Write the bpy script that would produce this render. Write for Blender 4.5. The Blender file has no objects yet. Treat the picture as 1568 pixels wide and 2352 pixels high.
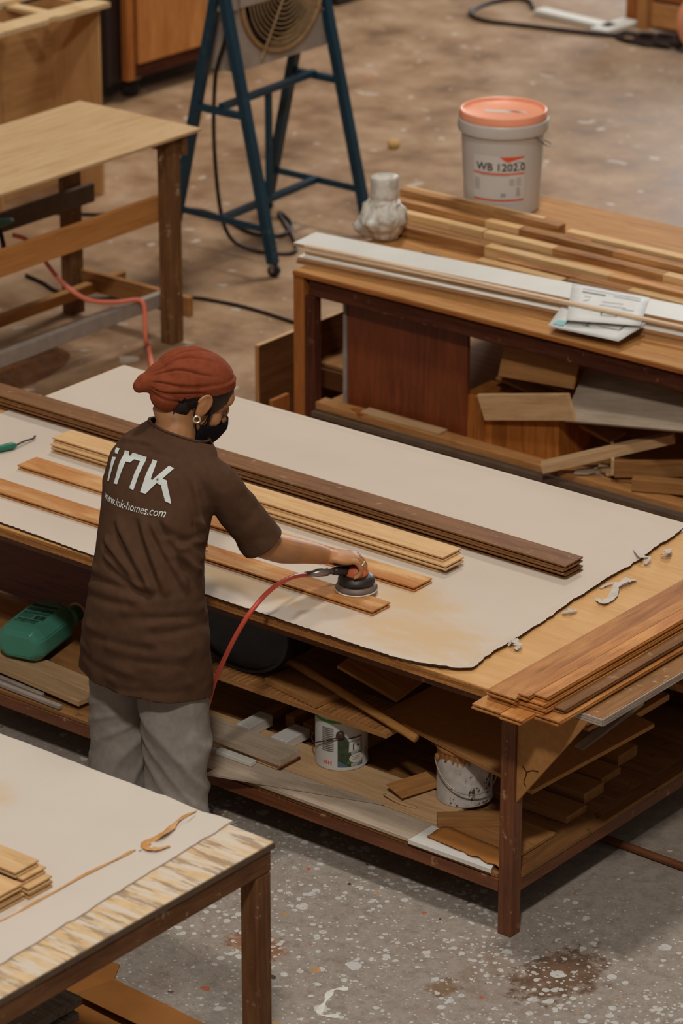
import bpy, bmesh, math, random
from mathutils import Vector, Matrix, Euler, noise
from mathutils.bvhtree import BVHTree
from math import sin, cos, pi, radians as R
random.seed(7)
SC = bpy.context.scene
COL = SC.collection

# ---------------------------------------------------------------- camera
cam_d = bpy.data.cameras.new('camera'); cam = bpy.data.objects.new('camera', cam_d); COL.objects.link(cam)
cam_d.sensor_fit = 'VERTICAL'; cam_d.sensor_height = 36.0; cam_d.sensor_width = 24.0
cam_d.lens = 119.5
PITCH, YAW = R(22.35), R(38.7)
cam.location = (4.795, -6.732, 4.668)
cam.rotation_euler = (R(90) - PITCH, 0, YAW)
cam_d.clip_end = 100
cam_d.dof.use_dof = True; cam_d.dof.focus_distance = 9.55; cam_d.dof.aperture_fstop = 4.0
SC.camera = cam
SC.view_settings.view_transform = 'Standard'; SC.view_settings.look = 'None'
SC.view_settings.exposure = 0.0; SC.view_settings.gamma = 1.0; SC.view_settings.use_curve_mapping = False
SC.cycles.use_denoising = True; SC.cycles.max_bounces = 5; SC.cycles.diffuse_bounces = 3; SC.cycles.glossy_bounces = 2
SC.cycles.caustics_reflective = False; SC.cycles.caustics_refractive = False; SC.cycles.adaptive_threshold = .03

# ---------------------------------------------------------------- light
def lin(h):
    h = h.lstrip('#'); o = []
    for i in (0, 2, 4):
        c = int(h[i:i+2], 16) / 255; o.append(c / 12.92 if c <= .04045 else ((c + .055) / 1.055) ** 2.4)
    return tuple(o)
W = bpy.data.worlds.new('world'); SC.world = W; W.use_nodes = True
W.node_tree.nodes['Background'].inputs[0].default_value = (1.0, .94, .88, 1)
W.node_tree.nodes['Background'].inputs[1].default_value = 0.135
def lamp(name, loc, size, power, col=(1, .968, .92), target=None):
    d = bpy.data.lights.new(name, 'AREA'); d.shape = 'DISK'; d.size = size; d.energy = power; d.color = col
    o = bpy.data.objects.new(name, d); COL.objects.link(o); o.location = loc
    if target is not None:
        o.rotation_euler = (Vector(target) - Vector(loc)).to_track_quat('-Z', 'Y').to_euler()
    return o
lamp('high_bay_lamp_front', (3.9, -6.2, 9.0), .8, 450, target=(-1.2, .6, 0))
lamp('high_bay_lamp_middle', (-0.2, -1.0, 9.0), .9, 250)
lamp('high_bay_lamp_rear', (-4.6, 7.4, 8.5), 1.6, 410)
lamp('doorway_daylight', (-6.5, 15.0, 3.0), 4.0, 480, (.90, .95, 1.0), (-4.0, 7.0, 0))

# ---------------------------------------------------------------- helpers
def wmat(o):
    m = o.matrix_basis.copy()
    if o.parent: m = wmat(o.parent) @ o.matrix_parent_inverse @ m
    return m
def link(o, parent=None):
    COL.objects.link(o)
    if parent is not None:
        o.parent = parent; o.matrix_parent_inverse = wmat(parent).inverted()
    return o
def tag(o, label=None, cat=None, group=None, kind=None):
    if cat and not kind: kind = 'thing'
    if label: o['label'] = label
    if cat: o['category'] = cat
    if group: o['group'] = group
    if kind: o['kind'] = kind
    return o
def thing(name, loc, label, cat, group=None, kind=None):
    o = bpy.data.objects.new(name, None); o.empty_display_size = .05; o.location = loc
    COL.objects.link(o); return tag(o, label, cat, group, kind)
def mobj(name, bm, mat, parent=None, M=None, smooth=False):
    me = bpy.data.meshes.new(name); bm.normal_update(); bm.to_mesh(me); bm.free()
    if smooth:
        me.shade_smooth()
    me.materials.append(mat)
    o = bpy.data.objects.new(name, me)
    if M is not None: o.matrix_basis = M
    return link(o, parent)
def frame(ex, ey):
    ex = Vector(ex).normalized(); ey = Vector(ey); ey = (ey - ex * ey.dot(ex)).normalized(); ez = ex.cross(ey)
    return Matrix((ex, ey, ez)).transposed()
def box_bm(lx, ly, lz, bev=0.0, off=(0, 0, 0), bm=None):
    own = bm is None
    if own: bm = bmesh.new()
    g = bmesh.ops.create_cube(bm, size=1.0, matrix=Matrix.Translation(off) @ Matrix.Diagonal((lx, ly, lz, 1)))
    if bev > 0:
        es = list({e for v in g['verts'] for e in v.link_edges})
        bmesh.ops.bevel(bm, geom=es, offset=bev, segments=1, affect='EDGES')
    return bm
def bx(name, x0, x1, y0, y1, z0, z1, mat, parent=None, bev=.0015, axis=None):
    """axis-aligned board; its local X runs along its longest side so that the grain follows"""
    c = Vector(((x0+x1)/2, (y0+y1)/2, (z0+z1)/2)); d = (abs(x1-x0), abs(y1-y0), abs(z1-z0))
    i = d.index(max(d)) if axis is None else axis
    if i == 0: M3, s = Matrix.Identity(3), d
    elif i == 1: M3, s = Matrix.Rotation(R(90), 3, 'Z'), (d[1], d[0], d[2])
    else: M3, s = Matrix.Rotation(R(-90), 3, 'Y'), (d[2], d[1], d[0])
    return mobj(name, box_bm(*s, min(bev, min(d)*.3)), mat, parent, Matrix.Translation(c) @ M3.to_4x4())
def board(name, p0, p1, wdir, w, t, mat, parent=None, bev=.001):
    """board whose front top edge runs p0-p1, w wide towards wdir, t thick downwards"""
    p0, p1 = Vector(p0), Vector(p1); ex = (p1 - p0)
    L = ex.length; M3 = frame(ex, wdir); ex, ey, ez = M3.col[0], M3.col[1], M3.col[2]
    s = 1 if ez.z > 0 else -1
    c = p0 + ex * L/2 + ey * w/2 - ez * s * t/2
    return mobj(name, box_bm(L, w, t, min(bev, t*.3)), mat, parent, Matrix.Translation(c) @ M3.to_4x4())
def prism(name, pts, t, mat, parent=None, M=None, bev=0.0):
    """flat polygon pts (x,y) extruded from z=0 down to -t"""
    bm = bmesh.new(); a = [bm.verts.new((x, y, 0)) for x, y in pts]; b = [bm.verts.new((x, y, -t)) for x, y in pts]
    n = len(pts); bm.faces.new(a); bm.faces.new(b[::-1])
    for i in range(n): bm.faces.new((a[i], b[i], b[(i+1) % n], a[(i+1) % n]))
    bmesh.ops.recalc_face_normals(bm, faces=bm.faces)
    return mobj(name, bm, mat, parent, M)
def tube_bm(pts, r, seg=10, bm=None, closed=False):
    own = bm is None
    if own: bm = bmesh.new()
    pts = [Vector(p) for p in pts]; n = len(pts); rr = r if isinstance(r, (list, tuple)) else [r]*n
    rings = []; prev = None
    for i, p in enumerate(pts):
        t = (pts[min(i+1, n-1)] - pts[max(i-1, 0)])
        if closed: t = pts[(i+1) % n] - pts[i-1]
        t.normalize()
        if prev is None:
            a = t.orthogonal().normalized()
        else:
            a = (prev - t * prev.dot(t)); a = a.normalized() if a.length > 1e-6 else t.orthogonal().normalized()
        prev = a; b = t.cross(a)
        rings.append([bm.verts.new(p + (a*cos(2*pi*k/seg) + b*sin(2*pi*k/seg)) * rr[i]) for k in range(seg)])
    m = n if closed else n-1
    for i in range(m):
        A, B = rings[i], rings[(i+1) % n]
        for k in range(seg): bm.faces.new((A[k], A[(k+1) % seg], B[(k+1) % seg], B[k]))
    if not closed:
        bm.faces.new(rings[0][::-1]); bm.faces.new(rings[-1])
    return bm
def spline(pts, n=8):
    P = [Vector(p) for p in pts]; out = []
    for i in range(len(P)-1):
        p0, p1, p2, p3 = P[max(i-1, 0)], P[i], P[i+1], P[min(i+2, len(P)-1)]
        for k in range(n):
            t = k/n; out.append(.5*((2*p1) + (p2-p0)*t + (2*p0-5*p1+4*p2-p3)*t*t + (3*p1-p0-3*p2+p3)*t**3))
    out.append(P[-1]); return out
def tube(name, pts, r, mat, parent=None, seg=10, n=8, sm=True, closed=False):
    return mobj(name, tube_bm(spline(pts, n) if n else pts, r, seg, closed=closed), mat, parent, smooth=sm)
def lathe_bm(prof, seg=40, bm=None, M=None, a0=0, a1=2*pi):
    own = bm is None
    if own: bm = bmesh.new()
    full = abs(a1-a0-2*pi) < 1e-6; nn = seg if full else seg+1
    rings = []
    for r, z in prof:
        if r < 1e-6: v = bm.verts.new((0, 0, z)); rings.append([v])
        else: rings.append([bm.verts.new((r*cos(a0+(a1-a0)*k/seg), r*sin(a0+(a1-a0)*k/seg), z)) for k in range(nn)])
    for A, B in zip(rings, rings[1:]):
        for k in range(seg):
            k2 = (k+1) % nn
            if len(A) == 1 and len(B) == 1: continue
            if len(A) == 1: bm.faces.new((A[0], B[k2], B[k])) 
            elif len(B) == 1: bm.faces.new((A[k], A[k2], B[0]))
            else: bm.faces.new((A[k], A[k2], B[k2], B[k]))
    if M is not None: bmesh.ops.transform(bm, matrix=M, verts=bm.verts)
    bmesh.ops.recalc_face_normals(bm, faces=bm.faces)
    return bm
def smooth_by_angle(o, deg=35):
    o.data.shade_smooth()
    bm = bmesh.new(); bm.from_mesh(o.data)
    for e in bm.edges:
        if len(e.link_faces) == 2 and e.calc_face_angle(0) > R(deg): e.smooth = False
    bm.to_mesh(o.data); bm.free(); return o

# ---------------------------------------------------------------- materials
K = 1.18        # the photograph's flat lit colours divided by the light that falls on level surfaces
def alb(h, k=K): return tuple(min(.92, c*k) for c in lin(h)) + (1,)
class NT:
    def __init__(s, name, rough=.6, spec=.3):
        s.m = bpy.data.materials.new(name); s.m.use_nodes = True; s.t = s.m.node_tree
        s.b = s.t.nodes['Principled BSDF']; s.b.inputs['Roughness'].default_value = rough
        s.b.inputs['Specular IOR Level'].default_value = spec
    def n(s, typ, **kw):
        x = s.t.nodes.new(typ)
        for k, v in kw.items(): setattr(x, k, v)
        return x
    def l(s, a, b): s.t.links.new(a, b)
    def setv(s, sock, v):
        if hasattr(v, 'is_linked') or hasattr(v, 'links'): s.l(v, sock)
        else: sock.default_value = v
    def coords(s, scale=(1, 1, 1), kind='Object', rnd=True):
        tc = s.n('ShaderNodeTexCoord'); out = tc.outputs[kind]
        if rnd:
            oi = s.n('ShaderNodeObjectInfo'); mu = s.n('ShaderNodeMath', operation='MULTIPLY'); mu.inputs[1].default_value = 37.0
            s.l(oi.outputs['Random'], mu.inputs[0])
            va = s.n('ShaderNodeVectorMath', operation='ADD'); s.l(out, va.inputs[0]); s.l(mu.outputs[0], va.inputs[1]); out = va.outputs[0]
        mp = s.n('ShaderNodeMapping'); mp.inputs['Scale'].default_value = scale; s.l(out, mp.inputs[0])
        return mp.outputs[0]
    def noise(s, vec, scale, detail=4, rough=.55, dist=0.0):
        x = s.n('ShaderNodeTexNoise'); s.l(vec, x.inputs['Vector']); x.inputs['Scale'].default_value = scale
        x.inputs['Detail'].default_value = detail; x.inputs['Roughness'].default_value = rough; x.inputs['Distortion'].default_value = dist
        return x.outputs['Fac']
    def voro(s, vec, scale, feat='F1', rnd=1.0):
        x = s.n('ShaderNodeTexVoronoi'); x.feature = feat; s.l(vec, x.inputs['Vector']); x.inputs['Scale'].default_value = scale
        x.inputs['Randomness'].default_value = rnd; return x
    def ramp(s, fac, stops, interp='LINEAR'):
        x = s.n('ShaderNodeValToRGB'); s.l(fac, x.inputs[0]); cr = x.color_ramp; cr.interpolation = interp
        while len(cr.elements) < len(stops): cr.elements.new(.5)
        for e, (p, c) in zip(cr.elements, stops):
            e.position = p; e.color = c if len(c) == 4 else tuple(c) + (1,)
        return x.outputs[0]
    def step(s, fac, lo, hi):
        x = s.n('ShaderNodeMapRange'); s.l(fac, x.inputs[0]); x.inputs[1].default_value = lo; x.inputs[2].default_value = hi
        x.interpolation_type = 'SMOOTHSTEP'; return x.outputs[0]
    def mix(s, fac, a, b, mode='MIX'):
        x = s.n('ShaderNodeMix', data_type='RGBA', blend_type=mode)
        s.setv(x.inputs[0], fac); s.setv(x.inputs[6], a); s.setv(x.inputs[7], b); return x.outputs[2]
    def math(s, op, a, b=0.0, clamp=False):
        x = s.n('ShaderNodeMath', operation=op); x.use_clamp = clamp; s.setv(x.inputs[0], a); s.setv(x.inputs[1], b); return x.outputs[0]
    def bump(s, h, strength=.2, dist=.01):
        x = s.n('ShaderNodeBump'); s.l(h, x.inputs['Height']); x.inputs['Strength'].default_value = strength; x.inputs['Distance'].default_value = dist
        s.l(x.outputs[0], s.b.inputs['Normal'])
    def color(s, c): s.setv(s.b.inputs['Base Color'], c)

def plain(name, h, rough=.5, spec=.35, var=.06, scale=30, k=K, metal=0.0, bump=0.0):
    t = NT(name, rough, spec); c = alb(h, k); v = t.coords()
    f = t.noise(v, scale, 5); lo = tuple(x*(1-var*2.2) for x in c[:3]); hi = tuple(min(.95, x*(1+var)) for x in c[:3])
    t.color(t.ramp(f, [(.3, lo), (.7, hi)])); t.b.inputs['Metallic'].default_value = metal
    if bump: t.bump(f, bump, .01)
    return t.m
def wood(name, light, dark, blot=None, blot_amt=.5, gs=1.0, rough=.66, spec=.16, rndv=.16, grain=.5, k=K, bump=.12, stains=None, pore=1.0):
    """grain along the board's own X, each board shifted and tinted by its own random value"""
    t = NT(name, rough, spec); v = t.coords((1.6*gs, 22*gs, 22*gs)); v2 = t.coords((1.0, 5, 5))
    g = t.noise(v, 4.0, 7, .62, .6); g2 = t.noise(v2, 2.2, 3, .5)
    L, D = alb(light, k), alb(dark, k)
    c = t.ramp(g, [(.5-.28*grain-.06, D), (.5+.1/grain if grain > .3 else .72, L)])
    c = t.mix(t.step(g2, .35, .75), c, t.mix(.55, c, L))
    if blot: c = t.mix(t.math('MULTIPLY', t.step(t.noise(t.coords((1.2, 4, 4)), 3.1, 4), .45, .72), blot_amt), c, alb(blot, k))
    pores = t.noise(t.coords((5*gs, 150*gs, 150*gs)), 3.0, 3, .7)
    c = t.mix(t.math('MULTIPLY', t.step(pores, .50, .72), .38*pore), c, tuple(x*.5 for x in D[:3]) + (1,))
    c = t.mix(t.math('MULTIPLY', t.step(t.noise(t.coords((2.2, 7, 7)), 2.6, 6, .7), .54, .70), .30*pore), c, tuple(x*.62 for x in D[:3]) + (1,))
    if stains: c = t.mix(t.step(t.noise(t.coords((3, 3, 3)), 9, 6, .7), .60, .68), c, alb(stains, k))
    oi = t.n('ShaderNodeObjectInfo'); hs = t.n('ShaderNodeHueSaturation')
    va = t.n('ShaderNodeMapRange'); t.l(oi.outputs['Random'], va.inputs[0]); va.inputs[3].default_value = 1-rndv; va.inputs[4].default_value = 1+rndv*.6
    t.l(va.outputs[0], hs.inputs['Value']); t.l(c, hs.inputs['Color']); t.color(hs.outputs[0])
    if bump: t.bump(g, bump, .004)
    return t.m

m_apron = wood('red_brown_painted_steel', '#7E4A2A', '#4A2614', '#5E3620', .8, gs=.5, rough=.45, spec=.4, stains='#9A7050', rndv=.06, pore=1.3)
m_ply_top = wood('workbench_plywood', '#C59A66', '#B5854F', '#BA8C58', .7, gs=.35, rndv=.04, grain=.3, pore=.45)
m_ply_edge = wood('plywood_edge', '#A66B38', '#6B3A1C', gs=1.2, rndv=.1)
m_dark_plank = wood('aged_brown_flooring', '#875B36', '#5E3A1E', '#74502E', .7, gs=.7, rough=.62, stains='#94765A', rndv=.10)
m_light_plank = wood('sanded_pale_flooring', '#CDAA7C', '#B98E5E', '#C39A68', .6, gs=.6, rndv=.10, grain=.35)
m_mid_plank = wood('half_sanded_flooring', '#C08A54', '#A0622F', '#CFA672', .85, gs=.6, rndv=.12, grain=.4)
m_orange_plank = wood('orange_brown_flooring', '#B4763E', '#86501F', '#C48A4C', .7, gs=.6, rndv=.20, grain=.5, rough=.62, pore=1.2)
m_bench_ply = wood('amber_plywood', '#B98750', '#8F5F30', '#A87340', .7, gs=.5, rndv=.06)
m_bench_frame = wood('dark_bench_timber', '#5A2F1C', '#2E140C', gs=.8, stains='#7A5238', rndv=.1)
m_post = wood('orange_timber', '#A4642F', '#7E4520', gs=.8, rndv=.1)
m_acacia = wood('striped_hardwood', '#BE8A52', '#6B3C1C', '#84522A', .9, gs=.45, rndv=.42, grain=.6)
m_acacia_pale = wood('pale_hardwood_strip', '#D0AC7C', '#B48850', gs=.5, rndv=.15)
m_panel = wood('red_brown_veneer', '#7A3A1C', '#4E2010', '#63300F', .6, gs=.8, rough=.4, spec=.4, rndv=.08)
m_scrap = wood('scrap_timber', '#B4824E', '#8C5A30', '#A06C3E', .6, gs=.6, rndv=.28)
m_scrap_pale = wood('pale_scrap_timber', '#C8A47A', '#A98258', gs=.6, rndv=.2)
m_grey_board = wood('dusty_grey_board', '#B4A18C', '#98846E', '#BEAC98', .5, gs=.5, rndv=.12, grain=.3)
m_mdf = plain('mdf', '#A07040', .75, .15, .07, 60)
m_shelf = wood('darkened_stained_shelf', '#94693E', '#6A4524', '#7C5430', .8, gs=.4, rndv=.05, stains='#5A3A22')  # stained board, base colour darkened to deepen the shade under the workbench
m_left_ply = wood('birch_plywood', '#C6A57C', '#B48F64', '#BC9468', .5, gs=.45, rndv=.05, grain=.3)
m_left_leg = wood('weathered_leg_timber', '#7E5834', '#4A2F1B', '#5E3E24', .8, gs=.8, stains='#A08A72', rndv=.1)
m_left_rail = wood('orange_plywood_rail', '#BC8148', '#A86E38', gs=.4, rndv=.05, grain=.3)
m_grey_rail = plain('grey_painted_timber', '#8E8074', .55, .3, .08, 20)
m_dark_grey_rail = plain('dark_grey_timber', '#5C4838', .6, .25, .1, 20)
m_cab_ply = wood('cabinet_plywood', '#BE9160', '#A87A48', gs=.5, rndv=.05, grain=.3)
m_cab_edge = wood('pale_pine', '#D2B48A', '#BE9A6C', gs=.5, rndv=.06, grain=.3)
m_cab_dark = plain('black_brown_side', '#241512', .55, .3, .1, 20)
m_door = wood('orange_cupboard_door', '#B87A40', '#A05E2C', '#C48A4E', .7, gs=.3, rndv=.05, grain=.3)
m_white_board = plain('white_melamine', '#CDC8BE', .4, .4, .02, 8)
m_particle = wood('chipboard_edge', '#B28A60', '#8E6640', gs=2.0, rndv=.05)
m_tan_slat = wood('beech_slat', '#CDB294', '#BC9C7C', gs=.4, rndv=.02, grain=.3)
m_pail = plain('translucent_white_plastic', '#BAB2AA', .38, .4, .03, 6)
m_lid = plain('salmon_plastic_lid', '#E39470', .4, .4, .03, 8)
m_white_mark = plain('white_chalk', '#D6D2C8', .7, .2, .06, 60)
m_black_print = plain('black_print', '#231C1A', .6, .2, .0, 10)
m_orange_print = plain('orange_red_print', '#D2502C', .5, .3, .03, 10)
m_grey_print = plain('grey_print', '#76706A', .6, .2, .1, 200)
m_label_white = plain('label_paper', '#C2BCB4', .5, .3, .02, 6)
m_steel = plain('steel_wire', '#8A8078', .35, .5, .1, 40, metal=.6)
m_dark_steel = plain('dark_wire', '#4A3A30', .45, .4, .1, 40, metal=.3)
m_blue = wood('chipped_blue_paint', '#173C4C', '#0F2834', gs=.6, rough=.4, spec=.4, stains='#3E4A4C', rndv=.06, k=1.1)
m_fan_grey = plain('dusty_grey_metal', '#9C8C7E', .5, .35, .07, 14)
m_fan_dark = plain('fan_dark', '#2E221B', .6, .25, .2, 12)
m_fan_wire = plain('fan_wire_dust', '#A88860', .6, .3, .15, 30)
m_fan_ring = wood('rusty_fan_ring', '#A8865E', '#7A5230', gs=1, rndv=.0)
m_rubber = plain('black_rubber', '#1B1513', .6, .3, .1, 20)
m_cable = plain('black_cable', '#2A1C16', .55, .3, .1, 20)
m_red_hose = plain('red_air_hose', '#C04A38', .4, .4, .08, 12)
m_coral_hose = plain('coral_air_hose', '#D8745A', .45, .35, .08, 12)
m_paper = plain('white_paper', '#CBC7C0', .6, .2, .03, 14)
m_teal_print = plain('teal_print', '#7FA9A8', .6, .2, .0, 10)
m_green_tool = plain('green_plastic', '#2A6650', .4, .4, .05, 10)
m_tin = plain('tin_rim', '#A89684', .35, .5, .12, 20, metal=.5)
m_green_band = plain('green_band', '#4F8A3E', .5, .3, .05, 10)
m_skin = plain('skin', '#A8744A', .5, .35, .10, 9, bump=.03)
m_turban = plain('rust_cotton', '#7C3C24', .85, .1, .07, 60, bump=.05)
m_mask = plain('black_cloth', '#171216', .85, .1, .05, 60)
m_hair = plain('black_hair', '#20130F', .5, .3, .2, 90, bump=.1)
m_shirt = plain('brown_cotton', '#4C3526', .9, .08, .06, 40, bump=.05)
m_trousers = plain('grey_twill', '#8E857C', .85, .1, .06, 60, bump=.06)
m_print = plain('white_shirt_print', '#C4C6C0', .7, .2, .02, 40)
m_gold = plain('earring_metal', '#D8C8A8', .25, .6, .03, 10, metal=.7)
m_shoe = plain('dark_shoe', '#30241E', .7, .2, .1, 30)
m_sander_grey = plain('sander_grey', '#6A5A50', .5, .35, .12, 20)
m_sander_dark = plain('sander_black', '#2C2320', .45, .4, .08, 20)
m_sander_orange = plain('sander_orange', '#C86A44', .5, .35, .08, 20)
m_brown_card = plain('brown_kraft_card', '#A06834', .8, .12, .10, 5)

def m_cardboard(name, h, stain, amt=.75, sc=2.2, spots=None):
    t = NT(name, .75, .15); c0 = alb(h); v = t.coords((1, 1, 1), rnd=False)
    f = t.noise(v, 2.5, 4); c = t.ramp(f, [(.3, tuple(x*.95 for x in c0[:3])), (.7, tuple(min(.9, x*1.03) for x in c0[:3]))])
    if spots:
        tot = None
        for (cx, cy, rx, ry) in spots:
            mp = t.n('ShaderNodeMapping'); mp.vector_type = 'POINT'
            tc = t.n('ShaderNodeTexCoord'); t.l(tc.outputs['Object'], mp.inputs[0])
            mp.inputs['Location'].default_value = (-cx/rx, -cy/ry, 0); mp.inputs['Scale'].default_value = (1/rx, 1/ry, 0)
            ln = t.n('ShaderNodeVectorMath', operation='LENGTH'); t.l(mp.outputs[0], ln.inputs[0])
            s = t.math('SUBTRACT', 1.0, ln.outputs['Value'], True)
            tot = s if tot is None else t.math('MAXIMUM', tot, s)
        n = t.noise(t.coords((6, 14, 1), rnd=False), 1.6, 6, .65)
        mk = t.step(t.math('MULTIPLY', tot, n), .10, .42)
        c = t.mix(t.math('MULTIPLY', mk, amt), c, alb(stain))
    t.color(c); return t.m

# ================================================================ floor
def floor_material():
    t = NT('stained_concrete', .62, .3)
    tc = t.n('ShaderNodeTexCoord'); P = tc.outputs['Object']
    sp = t.n('ShaderNodeSeparateXYZ'); t.l(P, sp.inputs[0]); X, Y = sp.outputs[0], sp.outputs[1]
    def mp(scale):
        m = t.n('ShaderNodeMapping'); m.inputs['Scale'].default_value = scale; t.l(P, m.inputs[0]); return m.outputs[0]
    n_big = t.noise(P, .7, 4, .6); n_mid = t.noise(P, 3.2, 6, .62); n_fine = t.noise(P, 26, 6, .7)
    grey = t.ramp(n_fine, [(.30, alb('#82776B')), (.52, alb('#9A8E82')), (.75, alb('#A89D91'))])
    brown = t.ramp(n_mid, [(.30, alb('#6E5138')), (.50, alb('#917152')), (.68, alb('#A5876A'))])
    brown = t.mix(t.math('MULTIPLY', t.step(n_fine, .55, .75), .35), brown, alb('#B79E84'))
    # brown ground behind the benches; beyond, grey paints in the doorway's daylight
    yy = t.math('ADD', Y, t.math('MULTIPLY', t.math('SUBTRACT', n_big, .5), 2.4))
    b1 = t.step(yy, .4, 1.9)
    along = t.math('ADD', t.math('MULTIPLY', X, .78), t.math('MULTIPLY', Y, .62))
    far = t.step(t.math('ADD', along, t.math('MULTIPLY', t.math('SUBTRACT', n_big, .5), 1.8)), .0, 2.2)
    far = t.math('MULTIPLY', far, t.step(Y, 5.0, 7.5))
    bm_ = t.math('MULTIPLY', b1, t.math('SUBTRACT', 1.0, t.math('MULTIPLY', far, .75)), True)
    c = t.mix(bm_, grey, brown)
    # brown and rust dirt
    c = t.mix(t.math('MULTIPLY', t.step(t.noise(P, 2.1, 6, .68), .52, .70), .55), c, alb('#7E5E42'))
    c = t.mix(t.math('MULTIPLY', t.step(t.noise(mp((1, 1, 1)), 6.5, 5, .6), .66, .72), .6), c, alb('#A9683A'))
    c = t.mix(t.math('MULTIPLY', t.step(t.noise(P, 4.3, 5, .7), .63, .74), .55), c, alb('#4E3A2C'))
    # rubbed rust-coloured patches
    for cx, cy, rx, ry, h in ((.22, -.08, .13, .19, '#6E4A2C'), (-.52, -.47, .12, .07, '#9A6238'), (.02, -.33, .05, .06, '#8A6A4C')):
        m = t.n('ShaderNodeMapping'); m.inputs['Location'].default_value = (-cx/rx, -cy/ry, 0); m.inputs['Scale'].default_value = (1/rx, 1/ry, 0); t.l(P, m.inputs[0])
        ln = t.n('ShaderNodeVectorMath', operation='LENGTH'); t.l(m.outputs[0], ln.inputs[0])
        d = t.math('ADD', ln.outputs['Value'], t.math('MULTIPLY', t.math('SUBTRACT', n_fine, .5), 2.2))
        k = t.math('SUBTRACT', 1.0, t.step(d, .55, 1.0))
        c = t.mix(t.math('MULTIPLY', k, .8), c, t.ramp(n_fine, [(.35, tuple(v*.55 for v in alb(h)[:3])), (.6, alb(h)[:3])]))
    # paint splashes: round drops of many sizes, thick by the workbench
    def drops(scale, dens, rmin, rmax, colour, region, c, warp=.25):
        w = t.n('ShaderNodeMix', data_type='VECTOR'); w.inputs[0].default_value = .0
        nz = t.n('ShaderNodeTexNoise'); t.l(P, nz.inputs['Vector']); nz.inputs['Scale'].default_value = scale*1.3; nz.inputs['Detail'].default_value = 2
        vm = t.n('ShaderNodeVectorMath', operation='SCALE'); t.l(nz.outputs['Color'], vm.inputs[0]); vm.inputs['Scale'].default_value = warp/scale
        va = t.n('ShaderNodeVectorMath', operation='ADD'); t.l(P, va.inputs[0]); t.l(vm.outputs[0], va.inputs[1])
        x = t.n('ShaderNodeTexVoronoi'); x.voronoi_dimensions = '2D'; x.inputs['Scale'].default_value = scale; t.l(va.outputs[0], x.inputs['Vector'])
        sc = t.n('ShaderNodeSeparateColor'); t.l(x.outputs['Color'], sc.inputs[0])
        rad = t.math('MULTIPLY_ADD', t.math('POWER', sc.outputs[0], 2.0), (rmax-rmin)*scale)
        rad.node.inputs[2].default_value = rmin*scale
        on = t.math('LESS_THAN', x.outputs['Distance'], rad)
        pres = t.math('LESS_THAN', sc.outputs[1], t.math('MULTIPLY', region, dens))
        return t.mix(t.math('MULTIPLY', t.math('MULTIPLY', on, pres), .88), c, colour)
    near = t.math('SUBTRACT', 1.0, t.step(Y, -.15, .9))
    nearX = t.step(X, -2.2, -.9)
    clump = t.step(t.noise(P, 1.9, 3, .55), .42, .62)
    strip = t.math('MULTIPLY', t.step(Y, -1.0, -.25), t.math('SUBTRACT', 1.0, t.step(Y, .02, .5)))
    clump2 = t.step(t.noise(P, 5.5, 3, .6), .40, .60)
    reg = t.math('MULTIPLY', t.math('MULTIPLY', near, nearX), t.math('MULTIPLY', clump2, t.math('ADD', t.math('MULTIPLY', strip, .75), t.math('MULTIPLY', clump, .30))))
    W1 = alb('#C6C2BA')
    c = drops(13, .55, .008, .024, W1, reg, c)
    c = drops(24, .85, .004, .013, W1, reg, c)
    c = drops(36, .85, .003, .009, W1, reg, c)
    c = drops(61, .40, .001, .0040, W1, near, c)
    c = drops(7, .10, .006, .013, alb('#B2573A'), near, c, .5)
    c = drops(9, .09, .004, .012, alb('#33292A'), near, c, .6)
    c = drops(11, .10, .004, .014, alb('#B98A58'), near, c, .6)
    farr = t.step(Y, .8, 2.0)
    c = drops(3.4, .34, .01, .045, alb('#AE9C8A'), farr, c, .9)
    c = drops(8.0, .22, .004, .022, alb('#B5A696'), farr, c, .8)
    c = t.mix(t.math('MULTIPLY', t.step(t.noise(P, 90, 5, .75), .53, .66), .45), c, alb('#5E5248'))
    c = t.mix(t.math('MULTIPLY', t.step(t.noise(P, 13, 8, .75), .54, .66), .40), c, alb('#6A5644'))
    t.color(c)
    r = t.ramp(n_mid, [(.3, (.42, .42, .42)), (.7, (.66, .66, .66))]); t.l(r, t.b.inputs['Roughness'])
    t.bump(n_fine, .12, .004)
    return t.m
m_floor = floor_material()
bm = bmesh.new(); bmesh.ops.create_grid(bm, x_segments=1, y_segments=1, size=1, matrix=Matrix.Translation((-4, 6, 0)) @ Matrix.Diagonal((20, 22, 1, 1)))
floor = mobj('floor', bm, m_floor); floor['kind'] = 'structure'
# hand-painted white stroke on the concrete
pts = [Vector(p) for p in ((-0.1774, -0.4962, 0), (-0.2051, -0.5272, 0), (-0.1848, -0.5841, -0), (-0.154, -0.646, 0), (-0.1082, -0.6236, 0))]
sp_ = spline(pts, 6); bm = bmesh.new(); vs = []
for i, p in enumerate(sp_):
    d = (sp_[min(i+1, len(sp_)-1)] - sp_[max(i-1, 0)]).normalized(); q = Vector((-d.y, d.x, 0))
    w = .007 + .004*sin(i*.9)
    vs.append([bm.verts.new(p + q*w*s + Vector((0, 0, .0012))) for s in (-1, 1)])
for a, b in zip(vs, vs[1:]): bm.faces.new((a[0], a[1], b[1], b[0]))
bmesh.ops.recalc_face_normals(bm, faces=bm.faces)
mobj('painted_stroke', bm, m_white_mark, floor)

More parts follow.
